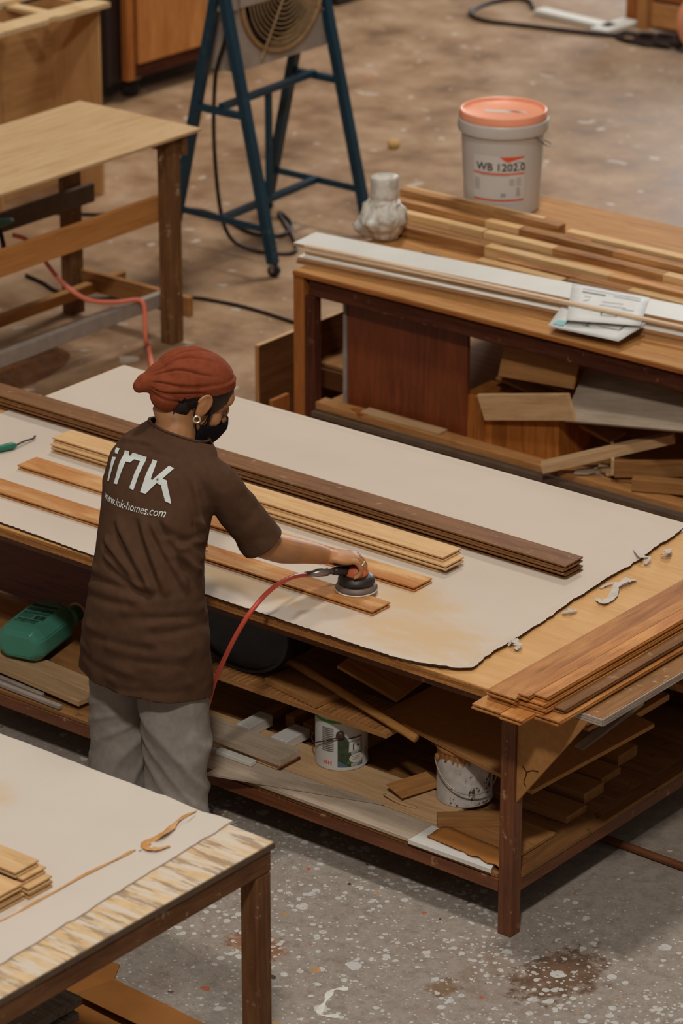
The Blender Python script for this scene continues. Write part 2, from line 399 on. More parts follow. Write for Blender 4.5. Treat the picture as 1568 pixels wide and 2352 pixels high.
# ================================================================ flooring planks (upper lip, grooved core, lower lip)
_plank_cache = {}
def plank_mesh(L, w, t, mat):
    key = (round(L, 3), round(w, 3), round(t, 4), mat.name)
    if key in _plank_cache: return _plank_cache[key]
    bm = bmesh.new(); g = .006
    box_bm(L, w, t*.36, .0006, (0, 0, t*.32), bm)
    box_bm(L-g, w-g, t*.30, 0, (-g/2, g/2+.002, 0), bm)
    box_bm(L-.002, w-.002, t*.34, .0006, (.003, -.0025, -t*.33), bm)
    me = bpy.data.meshes.new('plank'); bm.to_mesh(me); bm.free(); me.materials.append(mat)
    _plank_cache[key] = me; return me
def plank(x0, x1, y0, w, z0, mat, label, group=None, t=.0145, ang=0.0, name='wood_plank', alongY=False):
    L = x1 - x0
    o = bpy.data.objects.new(name, plank_mesh(L, w, t, mat))
    if alongY:   # x0..x1 are then Y values and y0 the left X
        o.location = (y0 + w/2, (x0+x1)/2, z0 + t/2); o.rotation_euler = (0, 0, R(-90 + ang))
    else:
        o.location = ((x0+x1)/2, y0 + w/2, z0 + t/2); o.rotation_euler = (0, 0, R(ang))
    link(o); return tag(o, label, 'plank', group)

# ================================================================ main workbench
TT = .75
wb = thing('workbench', (0, 0, 0), 'long red-brown steel workbench with plywood top in front of the person', 'workbench')
bx('tabletop', -2.56, 0.0, -.024, 1.262, .736, TT, m_ply_top, wb)
bx('tabletop', -2.76, -2.562, -.024, .80, .736, TT, m_ply_top, wb)
m_ply_lip = wood('worn_plywood_lip', '#BE8248', '#7A4A24', '#96602F', .7, gs=1.0, rndv=.12, pore=1.4)
bx('lip_batten', -2.76, 0, -.0243, -.001, .721, .7355, m_ply_lip, wb, 0)
# open plywood layers along the front lip
for k in range(3):
    bx('plywood_ply', -2.76, 0, -.0275 + .001*(k % 2), -.0245, .722 + k*.0088, .7300 + k*.0088, m_ply_lip, wb, 0)
bx('apron_rail', -2.60, -.046, 0, .04, .69, .735, m_apron, wb)
bx('apron_rail', -2.60, -.046, 1.20, 1.24, .69, .735, m_apron, wb)
bx('apron_rail', -.04, 0, .046, 1.20, .69, .735, m_apron, wb)
for lx in (-2.60, -.046):
    for ly in (0, 1.196):
        bx('leg', lx, lx+.046, ly, ly+.046, 0, .735, m_apron, wb, .003)
bx('lower_rail', -2.60, -.046, 0, .04, .13, .168, m_apron, wb)
bx('lower_rail', -2.60, -.046, 1.20, 1.24, .13, .168, m_apron, wb)
bx('lower_rail', -.04, 0, .046, 1.20, .13, .168, m_apron, wb)
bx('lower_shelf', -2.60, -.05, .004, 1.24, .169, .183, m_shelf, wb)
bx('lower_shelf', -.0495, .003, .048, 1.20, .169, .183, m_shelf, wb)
bx('back_panel', -2.59, -.05, 1.188, 1.195, .184, .70, m_bench_frame, wb)  # unseen panel, added to block light from behind and keep the shelf dark
for s, M_ in ((0, Matrix.Translation((-.046, .010, .168)) @ Matrix.Rotation(R(90), 4, 'X')),):
    prism('corner_plate', [(0, 0), (-.035, 0), (0, -.055)], .006, m_apron, wb, M_)
prism('corner_plate', [(0, 0), (.035, 0), (0, -.055)], .006, m_apron, wb, Matrix.Translation((-.012, .046, .168)) @ Matrix.Rotation(R(90), 4, 'Z') @ Matrix.Rotation(R(90), 4, 'X'))
# outrigger bracket of plywood holding the side leaf
prism('bracket', [(0, 0), (.225, 0), (.205, -.03), (0, -.31)], .012, m_mdf, wb, Matrix.Translation((.001, .012, .727)) @ Matrix.Rotation(R(90), 4, 'X'))
prism('bracket', [(0, 0), (.225, 0), (.205, -.03), (0, -.31)], .012, m_mdf, wb, Matrix.Translation((.001, 1.22, .727)) @ Matrix.Rotation(R(90), 4, 'X'))
for P_ in ([(0.0202, 0.0112, 0.5328), (0.0337, 0.0112, 0.516), (0.0257, 0.0112, 0.4872), (0.0332, 0.0112, 0.4764)], [(0.0322, 0.0112, 0.5169), (0.0522, 0.0112, 0.5297), (0.0723, 0.0112, 0.5321)]):
    tube('glue_stain', P_, .0016, m_bench_frame, wb, 6, 5)
m_leaf = wood('worn_leaf_plywood', '#94683E', '#6A4526', '#7A5430', .7, gs=.7, stains='#A88E72', rndv=.02)
m_leaf_edge = wood('white_worn_edge', '#AFA092', '#8A7666', gs=1.5, rndv=.02)
leaf = bx('side_leaf', .003, .272, .016, 1.24, .728, .749, m_leaf, wb)
for k in range(3):
    bx('leaf_edge_ply', .2725, .2755, .0165, 1.24, .7282 + k*.0072, .7340 + k*.0072, m_leaf_edge, leaf, 0)
    bx('leaf_edge_ply', .006, .2725, .0125, .0155, .7282 + k*.0072, .7340 + k*.0072, m_leaf_edge, leaf, 0)

# ---------------------------------------------------------------- cardboard sheet with a torn right end
def sheet(name, outline, z, t, mat, label, cat='cardboard', parent=None, edge=None, lift=None, inset=.03):
    """flat sheet; with lift(x, y) its rim curls up over an inset loop and the cut edge shows the core"""
    bm = bmesh.new(); n = len(outline)
    L = [lift(x, y) if lift else 0 for x, y in outline]
    top = [bm.verts.new((x, y, z+l)) for (x, y), l in zip(outline, L)]; bot = [bm.verts.new((x, y, z-t+l)) for (x, y), l in zip(outline, L)]
    if lift:
        P = [Vector((x, y, 0)) for x, y in outline]; inn_t, inn_b = [], []
        for i in range(n):
            d = (P[(i+3) % n] - P[i-3]).normalized(); q = P[i] + Vector((-d.y, d.x, 0))*inset
            inn_t.append(bm.verts.new((q.x, q.y, z))); inn_b.append(bm.verts.new((q.x, q.y, z-t)))
        for i in range(n):
            j = (i+1) % n
            bm.faces.new((top[i], top[j], inn_t[j], inn_t[i])); bm.faces.new((bot[j], bot[i], inn_b[i], inn_b[j]))
        bm.faces.new(inn_t); bm.faces.new(inn_b[::-1])
    else:
        bm.faces.new(top); bm.faces.new(bot[::-1])
    for i in range(n):
        f = bm.faces.new((top[i], bot[i], bot[(i+1) % n], top[(i+1) % n])); f.material_index = 1 if edge else 0
    bmesh.ops.recalc_face_normals(bm, faces=bm.faces)
    bmesh.ops.triangulate(bm, faces=[f for f in bm.faces if len(f.verts) > 4])
    o = mobj(name, bm, mat, parent)
    if edge: o.data.materials.append(edge)
    return tag(o, label, cat) if parent is None else o
m_core = plain('shaded_corrugated_core', '#4E3424', .9, .08, .35, 160)  # cut edge coloured dark to carry the shade among the flutes
m_card = m_cardboard('beige_cardboard', '#BEAE9D', '#BF9A68', .62, spots=[(-.42, .13, .42, .26), (-1.05, .09, .55, .10), (-.60, .30, .30, .2)])
front = [(-2.545, -.004), (-1.905, -.014), (-1.458, -.030), (-.918, -.037), (-.50, -.038), (-.387, -.036), (-.30, -.030), (-.246, -.014), (-.20, .012), (-.178, .035)]
# corrugated front lip: small saw-teeth
fl = []
for (a, b) in zip(front, front[1:]):
    n = max(1, int((b[0]-a[0])/.012))
    for i in range(n):
        u = i/n; fl.append((a[0]+(b[0]-a[0])*u, a[1]+(b[1]-a[1])*u + (.0025 if i % 2 else 0) + random.uniform(-.0012, .0012)))
right = [(-.178, .035), (-.186, .15), (-.191, .254), (-.205, .42), (-.215, .539), (-.225, .70), (-.235, .829), (-.25, 1.03), (-.263, 1.21), (-.268, 1.258)]
for (a, b) in zip(right, right[1:]):
    n = max(1, int((b[1]-a[1])/.012))
    for i in range(n):
        u = i/n; y = a[1]+(b[1]-a[1])*u
        fl.append((a[0]+(b[0]-a[0])*u + .010*noise.noise((y*9, 1.3, 0)) + .006*noise.noise((y*40, 4.1, 0)), y))
fl += [(-.268, 1.256), (-2.545, 1.256)]
def rim(x, y):
    r = .0095*sstep0(-.42, -.24, x)*(.7 + .5*noise.noise((y*6, 2, 0)))
    return max(0, r) + (.0030 if y < .0 else 0)
def sstep0(a, b, x):
    t = max(0, min(1, (x-a)/(b-a))); return t*t*(3-2*t)
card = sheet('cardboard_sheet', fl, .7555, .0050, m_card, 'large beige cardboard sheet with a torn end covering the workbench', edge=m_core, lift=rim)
m_torn = plain('torn_paper', '#BBAFA2', .8, .12, .06, 30)
def curl(name, pts, widths, mat, parent):
    P = spline(pts, 5); bm = bmesh.new(); rows = []
    for i, p in enumerate(P):
        t = (P[min(i+1, len(P)-1)] - P[max(i-1, 0)]).normalized(); q = t.cross(Vector((0, 0, 1)))
        q = q.normalized() if q.length > 1e-4 else Vector((1, 0, 0))
        u = i/(len(P)-1)*(len(widths)-1); j = min(int(u), len(widths)-2); w = widths[j] + (widths[j+1]-widths[j])*(u-j)
        tilt = Vector((0, 0, .35*w*sin(i*1.3)))
        w *= 1 + .45*noise.noise(Vector((i*.9, p.x*50, 1))); p = p + Vector((0, 0, .003*noise.noise(Vector((i*.7, p.y*60, 5)))))
        rows.append([bm.verts.new(p - q*w + tilt), bm.verts.new(p + Vector((0, 0, .002))), bm.verts.new(p + q*w - tilt*.4)])
    for a, b in zip(rows, rows[1:]):
        bm.faces.new((a[0], a[1], b[1], b[0])); bm.faces.new((a[1], a[2], b[2], b[1]))
    o = mobj(name, bm, mat, parent)
    s = o.modifiers.new('thickness', 'SOLIDIFY'); s.thickness = .0008
    return o
cz = .757
curl('torn_flap', [(-0.1916, 0.2246, 0.756), (-0.182, 0.2375, 0.77), (-0.1563, 0.2266, 0.768), (-0.1575, 0.2123, 0.757)], [.006, .011, .012, .005], m_torn, card)
curl('torn_flap', [(-0.2006, 0.4972, 0.756), (-0.186, 0.5081, 0.763), (-0.1762, 0.537, 0.757)], [.004, .011, .004], m_torn, card)
curl('torn_flap', [(-0.2985, 1.001, 0.758), (-0.2376, 0.9445, 0.775), (-0.2171, 0.9552, 0.77), (-0.2128, 0.9314, 0.757)], [.003, .007, .01, .004], m_torn, card)
curl('torn_flap', [(-0.213, 1.018, 0.757), (-0.1964, 1.02, 0.772), (-0.2109, 1.066, 0.76)], [.006, .012, .005], m_torn, card)
scrap = curl('paper_scrap', [(-0.1863, 0.6489, 0.752), (-0.1494, 0.6277, 0.76), (-0.1566, 0.6886, 0.756), (-0.1776, 0.734, 0.766), (-0.1788, 0.7911, 0.764), (-0.1719, 0.8261, 0.754)], [.006, .012, .012, .009, .013, .006], m_torn, None)
tag(scrap, 'curled strip of torn paper lying on bare plywood beside the cardboard', 'paper')
curl('torn_strip', [(-0.2191, 0.7138, 0.752), (-0.2139, 0.7434, 0.757), (-0.1959, 0.7768, 0.756)], [.003, .006, .004], m_torn, scrap)

# ---------------------------------------------------------------- planks on the cardboard
CT = .7557
rows_ = ['bottom', 'middle', 'top']
for k in range(3):
    plank(-3.05, -.330 + (0, -.004, .002)[k], .695 + (.004, -.004, 0)[k], .088, CT + k*.0147, m_dark_plank,
          '%s dark brown plank of the long stack across the cardboard' % rows_[k], 'dark planks stacked across the workbench')
for k in range(3):
    plank((-2.178, -2.183, -2.190)[k], (-.650, -.618, -.642)[k], (.510, .506, .524)[k], .089, CT + k*.0147, m_light_plank,
          '%s pale sanded plank of the stack beside the dark planks' % rows_[k], 'pale planks stacked on the cardboard')
plank(-2.165, -.616, .345, .088, CT, m_mid_plank, 'single tan plank between the pale stack and the sander plank', ang=.6)
plank(-2.36, -.605, .142, .084, CT, m_mid_plank, 'single tan plank under the sander', ang=.3)

# ---------------------------------------------------------------- plank pile along the right end of the workbench
G = 'orange brown planks piled across the workbench end'
z0 = TT + .0005
def pl(y0, y1, x0, w, lev, mat, label, ang=0): return plank(y0, y1, x0, w, z0 + lev*.0148, mat, label, G, alongY=True, ang=ang)
pl(-.150, 1.24, -.034, .094, 0, m_orange_plank, 'bottom plank sticking out furthest at the left of the end pile')
pl(-.155, 1.22, .062, .070, 0, m_orange_plank, 'bottom plank with a grooved end in the middle of the end pile')
pl(-.098, 1.23, .134, .078, 0, m_orange_plank, 'bottom plank along the right edge of the end pile, over the leaf')
pl(-.104, 1.22, -.016, .092, 1, m_orange_plank, 'second plank from the bottom at the left of the end pile')
pl(-.092, 1.24, .078, .082, 1, m_orange_plank, 'second plank from the bottom in the middle of the end pile')
pl(-.055, 1.20, .163, .036, 1, m_dark_plank, 'narrow grey-brown strip on the right ledge of the end pile')
pl(-.106, 1.25, -.018, .093, 2, m_orange_plank, 'broad top plank at the left of the end pile')
pl(-.090, 1.21, .0765, .080, 2, m_orange_plank, 'plank just under the top right of the end pile')
pl(-.098, 1.23, .0765, .036, 3, m_orange_plank, 'narrow top plank in the middle of the end pile')
pl(-.075, 1.23, .1135, .040, 3, m_orange_plank, 'narrow top plank at the right of the end pile')

# ---------------------------------------------------------------- green awl on the cardboard
awl = thing('awl', (-2.315, 0.4538, 0.7557), 'green handled awl with thin bent steel tip on the cardboard', 'awl')
A0, A1, A2 = Vector((-2.32, 0.3706, 0.768)), Vector((-2.289, 0.4632, 0.768)), Vector((-2.295, 0.557, 0.762))
d = (A1-A0)
bm = tube_bm([A0 + d*u for u in (0, .1, .3, .5, .7, .85, .95, 1)], [.009, .012, .0125, .0115, .0125, .012, .008, .006], 12)
mobj('handle', bm, m_green_tool, awl, smooth=True)
tube('tip', [A1, A1.lerp(A2, .45) + Vector((0, 0, .003)), A1.lerp(A2, .85) + Vector((0, 0, .001)), A2 + Vector((0, 0, .008))], .0032, m_dark_steel, awl, 8, 4)

# ---------------------------------------------------------------- sander and its hose
SX, SY, SZ = -.738, .242, CT + .0145
sd = thing('sander', (SX, SY, SZ), 'round grey and orange air sander under the hand on a plank', 'sander')
SM = Matrix.Translation((SX, SY, SZ))
mobj('sanding_disc', lathe_bm([(0, .0005), (.061, .0005), (.0615, .003), (.060, .0045), (0, .0045)], 40), m_white_mark, sd, SM, True)
mobj('backing_pad', lathe_bm([(0, .005), (.060, .005), (.061, .009), (.056, .017), (.050, .020), (0, .020)], 40), m_sander_grey, sd, SM, True)
mobj('dust_skirt', lathe_bm([(0, .0202), (.050, .0202), (.0535, .026), (.053, .034), (.046, .042), (.036, .046), (0, .046)], 40), m_sander_dark, sd, SM, True)
mobj('motor_housing', lathe_bm([(0, .0462), (.034, .0462), (.035, .052), (.033, .062), (.028, .070), (.020, .074), (0, .075)], 36), m_sander_orange, sd, SM, True)
H0, H1 = Vector((SX-.012, SY-.012, SZ+.058)), Vector((-0.7715, 0.1777, 0.838))
hb = tube_bm([H0, H0.lerp(H1, .4), H0.lerp(H1, .8), H1], [.017, .015, .0125, .011], 14)
mobj('handle', hb, m_sander_dark, sd, smooth=True)
bm = box_bm(.075, .022, .006, .002); 
dl = (H1-H0)
mobj('throttle_lever', bm, m_sander_dark, sd, Matrix.Translation(H0.lerp(H1, .35) + Vector((0, 0, .022))) @ frame(dl, Vector((0, 0, 1)).cross(dl)).to_4x4())
C0, C1, C2 = H1, Vector((-0.7994, 0.1394, 0.838)), Vector((-0.8229, 0.1135, 0.835))
mobj('coupling', tube_bm([C0, C0.lerp(C1, .3), C0.lerp(C1, .32), C1, C1.lerp(C2, .3), C2], [.0085, .0085, .012, .012, .009, .008], 14), m_steel, sd, smooth=True)
hose = tube('air_hose', [C2 + Vector((.004, .002, 0)), (-0.7937, 0.02, 0.8665), (-0.7736, -0.09, 0.8748), (-0.778, -0.17, 0.8378), (-0.809, -0.2, 0.7669), (-0.8496, -0.21, 0.6789), (-0.8968, -0.2, 0.5875),
     (-0.9608, -0.17, 0.4619), (-1.055, -0.14, 0.3387), (-1.158, -0.12, 0.2826), (-1.24, -0.12, 0.2458), (-1.297, -0.14, 0.1576), (-1.32, -.15, .10), (-1.62, -.10, .009), (-2.3, -.14, .0075)], .0068, m_red_hose, None, 12, 8)
tag(hose, 'red air hose arcing from the sander down past the person', 'hose')

# ================================================================ printing helpers
def text_bm(s, size, ox=0.0, oy=0.0):
    cu = bpy.data.curves.new('txt', 'FONT'); cu.body = s; cu.size = size; cu.align_x = 'LEFT'; cu.resolution_u = 3
    o = bpy.data.objects.new('txt', cu); COL.objects.link(o); dg = bpy.context.evaluated_depsgraph_get(); dg.update()
    me = bpy.data.meshes.new_from_object(o.evaluated_get(dg)); bm = bmesh.new(); bm.from_mesh(me)
    bpy.data.objects.remove(o); bpy.data.curves.remove(cu); bpy.data.meshes.remove(me)
    bmesh.ops.translate(bm, verts=bm.verts, vec=(ox, oy, 0))
    return bm
def quad_bm(rects, nx=1):
    bm = bmesh.new()
    for x0, x1, y0, y1 in rects:
        n = max(1, int(abs(x1-x0)/nx)) if nx != 1 else 1
        for i in range(n):
            a, b = x0+(x1-x0)*i/n, x0+(x1-x0)*(i+1)/n
            bm.faces.new([bm.verts.new(p) for p in ((a, y0, 0), (b, y0, 0), (b, y1, 0), (a, y1, 0))])
    return bm
def poly_bm(polys, step):
    bm = bmesh.new()
    for P in polys: bm.faces.new([bm.verts.new((x, y, 0)) for x, y in P])
    xs = [v.co.x for v in bm.verts]; x = min(xs) + step
    while x < max(xs):
        bmesh.ops.bisect_plane(bm, geom=bm.verts[:]+bm.edges[:]+bm.faces[:], plane_co=(x, 0, 0), plane_no=(1, 0, 0)); x += step
    return bm
def wrap(name, bm, rfun, a_c, mat, parent, c, lift=.0006):
    """lay flat print (x along the surface, y up) round an upright can centred at c; rfun(z) is its radius"""
    for v in bm.verts:
        x, y = v.co.x, v.co.y; r = rfun(y) + lift; a = a_c + x / r
        v.co = Vector((c[0] + r*cos(a), c[1] + r*sin(a), c[2] + y))
    bmesh.ops.recalc_face_normals(bm, faces=bm.faces)
    return mobj(name, bm, mat, parent)
AC = R(-51)      # side of upright cans that looks towards the mezzanine

# ================================================================ paint pail on the rear bench
pc = (-2.628, 3.527, .7505); Hp = .335
pail = thing('paint_pail', pc, 'white plastic pail with salmon lid and WB 1202.0 label on the rear bench', 'pail')
PM = Matrix.Translation(pc)
def rp(z): return .145 + (.162-.145)*z/Hp
body = smooth_by_angle(mobj('body', lathe_bm([(0, 0), (.140, 0), (.145, .006), (rp(.30), .30), (rp(Hp), Hp), (.150, Hp+.018), (0, Hp+.018)], 56), m_pail, pail, PM))
smooth_by_angle(mobj('rim_collar', lathe_bm([(.160, Hp-.020), (.173, Hp-.020), (.1755, Hp-.012), (.1745, Hp+.022), (.170, Hp+.028), (.155, Hp+.028)], 56), m_pail, pail, PM))
lid = smooth_by_angle(mobj('lid', lathe_bm([(.150, Hp+.024), (.168, Hp+.024), (.171, Hp+.030), (.170, Hp+.040), (.1665, Hp+.056), (.163, Hp+.059), (.158, Hp+.057), (.153, Hp+.046), (.149, Hp+.0435), (0, Hp+.0435)], 56), m_lid, pail, PM))
bm = bmesh.new()
for (u0, v0, u1, v1, w) in ((-.075, -.005, .075, .02, .008), (-.07, -.02, .03, -.004, .007), (.0, .015, .09, .012, .006)):
    a, b = Vector((u0, v0, 0)), Vector((u1, v1, 0)); q = Vector((-(b-a).y, (b-a).x, 0)).normalized()*w
    bm.faces.new([bm.verts.new(p) for p in (a-q*.5, a+q, b+q*.6, b-q)])
mobj('chalk_stroke', bm, m_white_mark, lid, Matrix.Translation((pc[0], pc[1], pc[2]+Hp+.0445)) @ Matrix.Rotation(R(20), 4, 'Z'))
lab_w = .215; AL = AC - .07
lab = wrap('label', quad_bm([(-lab_w*.55, lab_w*.42, .055, .245)], .01), rp, AL, m_label_white, pail, pc, .0005)
x0, x1 = -lab_w*.55, lab_w*.42
for dx, dy in ((0, 0), (.0012, 0), (0, .0012), (.0012, .0012)):
    wrap('model_lettering', text_bm('WB 1202.0', .043, -.104+dx, .186+dy), rp, AL, m_black_print, lab, pc, .0014 + dx*.1 + dy*.05)
wrap('orange_line', poly_bm([[(x0, .171), (x1, .171), (x1, .178), (x0, .178)], [(x0, .064), (x1, .064), (x1, .072), (x0, .072)]], .01), rp, AL, m_orange_print, lab, pc, .0010)
wrap('orange_wedge', poly_bm([[(-.01, .243), (x1, .243), (x1, .236), (.06, .232), (.028, .222), (.018, .222)]], .006), rp, AL, m_orange_print, lab, pc, .0010)
wrap('volume_lettering', text_bm('20', .020, -.004, .083), rp, AL, m_black_print, lab, pc, .0014)
rects = [(x0+.004, x0+.03, .150-.006*i, .1515-.006*i) for i in range(8)] + [(.030, .050, .150-.007*i, .152-.007*i) for i in range(4)] + [(.058, .078, .155-.007*i, .157-.007*i) for i in range(5)] + [(.058, .074, .085+.007*i, .088+.007*i) for i in range(5)] + [(x0+.03, .03, .167, .1685)] + [(.052, .084, .218, .221)]
wrap('fine_print', quad_bm(rects, .01), rp, AL, m_grey_print, lab, pc, .0010)['kind'] = 'stuff'
ha = R(-8)
E1 = Vector((pc[0] + .170*cos(ha), pc[1] + .170*sin(ha), pc[2]+Hp-.022)); rad_ = Vector((cos(ha), sin(ha), 0)); tan_ = Vector((-sin(ha), cos(ha), 0))
E2 = Vector((pc[0] - .170*cos(ha), pc[1] - .170*sin(ha), pc[2]+Hp-.022))
hp = [E1 + rad_*.004] + [Vector((pc[0], pc[1], 0)) + rad_*.188*cos(a) + tan_*.186*sin(a) + Vector((0, 0, E1.z - .075*sin(a)**.5)) for a in [pi*k/14 for k in range(1, 14)]] + [E2 - rad_*.004]
tube('wire_handle', hp, .0022, m_dark_steel, pail, 8, 3)

# ================================================================ tins on the lower shelf
def tin(c, r, h, label, body_mat):
    t = thing('paint_tin', c, label, 'tin'); M = Matrix.Translation(c)
    b = smooth_by_angle(mobj('body', lathe_bm([(0, .002), (r-.003, 0), (r, .003), (r, .008), (r-.0015, .011), (r-.0015, h-.012), (r+.001, h-.009), (r+.0015, h-.004), (r-.001, h), (r-.008, h-.001), (r-.010, h-.008), (0, h-.008)], 48), body_mat, t, M))
    return t, b, M
SH = .1835
bs = SH + .0135
c1 = (-.808, .262, bs)
m_tin1 = plain('white_tin_wrap', '#BDB8B0', .4, .4, .04, 12)
t1, b1, M1 = tin(c1, .079, .178, 'paint tin with green band and house picture under the workbench', m_tin1)
mobj('rim', lathe_bm([(.0795, .168), (.0815, .170), (.0815, .176), (.0795, .179), (.072, .1795), (.069, .174), (.069, .170)], 48), m_tin, t1, M1, True)
mobj('lid', lathe_bm([(0, .171), (.064, .171), (.066, .176), (.0685, .1755), (.0685, .170)], 48), m_tin, t1, M1, True)
r1 = lambda z: .0778
lab1 = wrap('label_picture', quad_bm([(-.012, .070, .014, .108)], .006), r1, AC, plain('picture_sky', '#A3A19A', .4, .4, .1, 40), t1, c1, .0008)
wrap('green_band', quad_bm([(-.122, .122, .153, .161)], .006), r1, AC, m_green_band, t1, c1, .0008)
wrap('picture_trees', poly_bm([[(-.012, .06), (.02, .06), (.022, .09), (.012, .112), (-.012, .108)], [(-.012, .014), (.028, .014), (.028, .06), (-.012, .06)]], .006), r1, AC, plain('picture_dark_green', '#3A4632', .4, .4, .2, 90), lab1, c1, .0012)
wrap('picture_lawn', poly_bm([[(.012, .022), (.066, .030), (.066, .062), (.028, .052)]], .006), r1, AC, plain('picture_green', '#3F6A38', .4, .4, .15, 90), lab1, c1, .0016)
wrap('picture_pool', poly_bm([[(-.011, .015), (.02, .015), (-.011, .036)], [(.045, .015), (.068, .015), (.068, .027)]], .006), r1, AC, plain('picture_blue', '#4A6A7C', .4, .4, .1, 60), lab1, c1, .0018)
wrap('picture_house', poly_bm([[(.022, .062), (.060, .068), (.060, .104), (.022, .104)]], .006), r1, AC, plain('picture_wall', '#C4C2BC', .4, .4, .05, 60), lab1, c1, .0016)
wrap('picture_window', quad_bm([(.034, .038, .066, .088), (.048, .056, .078, .083), (.02, .066, .105, .107), (.02, .066, .094, .0955), (.062, .064, .06, .105)], .01), r1, AC, m_black_print, lab1, c1, .0020)
el = [(.046 + .024*cos(2*pi*k/24), .040 + .015*sin(2*pi*k/24)) for k in range(24)]
wrap('picture_badge', poly_bm([el], .006), r1, AC, m_label_white, lab1, c1, .0022)
wrap('side_print', quad_bm([(-.062, -.024, .135-.006*i, .1375-.006*i) for i in range(13)] + [(.080, .098, .06-.005*i, .062-.005*i) for i in range(6)] + [(.032, .058, .046-.005*i, .0475-.005*i) for i in range(3)], .006), r1, AC, m_grey_print, t1, c1, .0024)
wrap('price_print', quad_bm([(-.058+.008*i, -.054+.008*i, .020, .030) for i in range(4)], .006), r1, AC, m_orange_print, t1, c1, .0010)
ea = AC - .05
e = Vector((c1[0] + .081*cos(ea), c1[1] + .081*sin(ea), c1[2] + .118))
mobj('handle_lug', lathe_bm([(0, 0), (.013, 0), (.013, .006), (.008, .010), (0, .010)], 20), m_dark_steel, t1, Matrix.Translation(e - Vector((cos(ea), sin(ea), 0))*.002) @ Vector((cos(ea), sin(ea), 0)).to_track_quat('Z', 'Y').to_matrix().to_4x4(), True)
def bail(c, r, a0, a1, zl, drop, t, mat):
    P = []
    for k in range(13):
        u = k/12; a = a0 + (a1-a0)*u; rr = r + .012*sin(pi*u) + .004
        P.append(Vector((c[0]+rr*cos(a), c[1]+rr*sin(a), c[2]+zl-drop*sin(pi*u))))
    return tube('wire_handle', P, .0019, mat, t, 8, 3)
P = [e + Vector((cos(ea), sin(ea), 0))*.010]
for u in (.2, .45, .7, 1):
    a = ea - u*1.15; P.append(Vector((c1[0]+.088*cos(a), c1[1]+.088*sin(a), c1[2]+.118-.045*u)))
a = ea - 2.0; P.append(Vector((c1[0]+.090*cos(a), c1[1]+.090*sin(a), c1[2]+.070)))
a = ea - pi; P.append(Vector((c1[0]+.083*cos(a), c1[1]+.083*sin(a), c1[2]+.118)))
tube('wire_handle', P, .0019, m_dark_steel, t1, 8, 5)

def splash_material():
    t = NT('paint_splashed_tin', .5, .35); v = t.coords((1, 1, 1), rnd=False)
    c = t.ramp(t.noise(v, 30, 5), [(.3, alb('#9E948A')), (.7, alb('#BFB7AD'))])
    st = t.noise(t.coords((1, 1, .35), rnd=False), 22, 5, .7)
    c = t.mix(t.step(st, .62, .66), c, alb('#4E3420'))
    c = t.mix(t.step(t.noise(t.coords((1.4, 1.4, 2), rnd=False), 14, 6, .7), .63, .67), c, alb('#6E4A2C'))
    c = t.mix(t.step(t.noise(t.coords((1, 1, 1), rnd=False), 70, 3, .6), .66, .69), c, alb('#2C1E18'))
    sp = t.n('ShaderNodeSeparateXYZ'); tc = t.n('ShaderNodeTexCoord'); t.l(tc.outputs['Object'], sp.inputs[0])
    drip = t.math('ADD', sp.outputs[2], t.math('MULTIPLY', t.noise(t.coords((60, 60, 2), rnd=False), 1, 2), .07))
    c = t.mix(t.step(drip, .170, .178), c, alb('#8A5A34'))
    t.color(c); return t.m
c2 = (-.388, .302, bs)
t2, b2, M2 = tin(c2, .082, .172, 'paint tin smeared with white and brown drips beside the front leg', splash_material())
m_drip = plain('dried_brown_paint', '#A06A3C', .5, .3, .1, 20)
mobj('rim', lathe_bm([(.0825, .162), (.0850, .164), (.0850, .171), (.0825, .174), (.072, .1745), (.069, .166), (.069, .160)], 48), m_drip, t2, M2, True)
mobj('paint_skin', lathe_bm([(0, .1655), (.0690, .1655), (.0690, .162)], 48), plain('set_brown_paint', '#7A4A28', .35, .4, .1, 12), t2, M2, True)
for k in range(9):
    a = AC - .9 + k*.2; x = (a-AC)*.0822; L = random.uniform(.012, .034)
    wrap('paint_drip', poly_bm([[(x-.004, .164), (x+.004, .164), (x+.0022, .164-L), (x-.0022, .164-L)]], .01), lambda z: .0822, AC, m_drip, t2, c2, .0012)
a0 = AC - 1.25
lug = Vector((c2[0]+.084*cos(a0), c2[1]+.084*sin(a0), c2[2]+.138))
mobj('handle_lug', lathe_bm([(0, 0), (.011, 0), (.010, .008), (0, .010)], 20), m_drip, t2, Matrix.Translation(lug - Vector((cos(a0), sin(a0), 0))*.003) @ Vector((cos(a0), sin(a0), 0)).to_track_quat('Z', 'Y').to_matrix().to_4x4(), True)
bail(c2, .088, a0, AC + 1.75, .138, .085, t2, m_tin)

# ================================================================ boards and scraps on the lower shelf
def scrap_board(name, p0, p1, wdir, w, t, mat, label, cat='board', group=None):
    return tag(board(name, p0, p1, wdir, w, t, mat), label, cat, group)
YD = (0, 1, 0)
s0 = SH + .0005
scrap_board('plywood_strip', (-1.55, .112, s0+.013), (-.345, .112, s0+.013), YD, .165, .0125, m_scrap_pale, 'tan plank on the lower shelf under the house-picture tin')
scrap_board('grey_board', (-1.35, -.006, s0+.0115), (-.352, -.004, s0+.0115), YD, .112, .011, m_grey_board, 'wide grey plywood plank along the front of the lower shelf')
prism('thin_wedge', [(0, 0), (.52, .175), (.36, .170), (.0, .045)], .006, m_grey_board, None, Matrix.Translation((-1.052, -.066, .2035)))
tag(bpy.data.objects['thin_wedge'], 'thin tapering grey offcut lying over the grey plank', 'board')
prism('white_board', [(0, 0), (.285, .004), (.265, .05), (.20, .13), (.0, .11)], .012, m_white_board, None, Matrix.Translation((-.349, -.012, s0+.0125)))
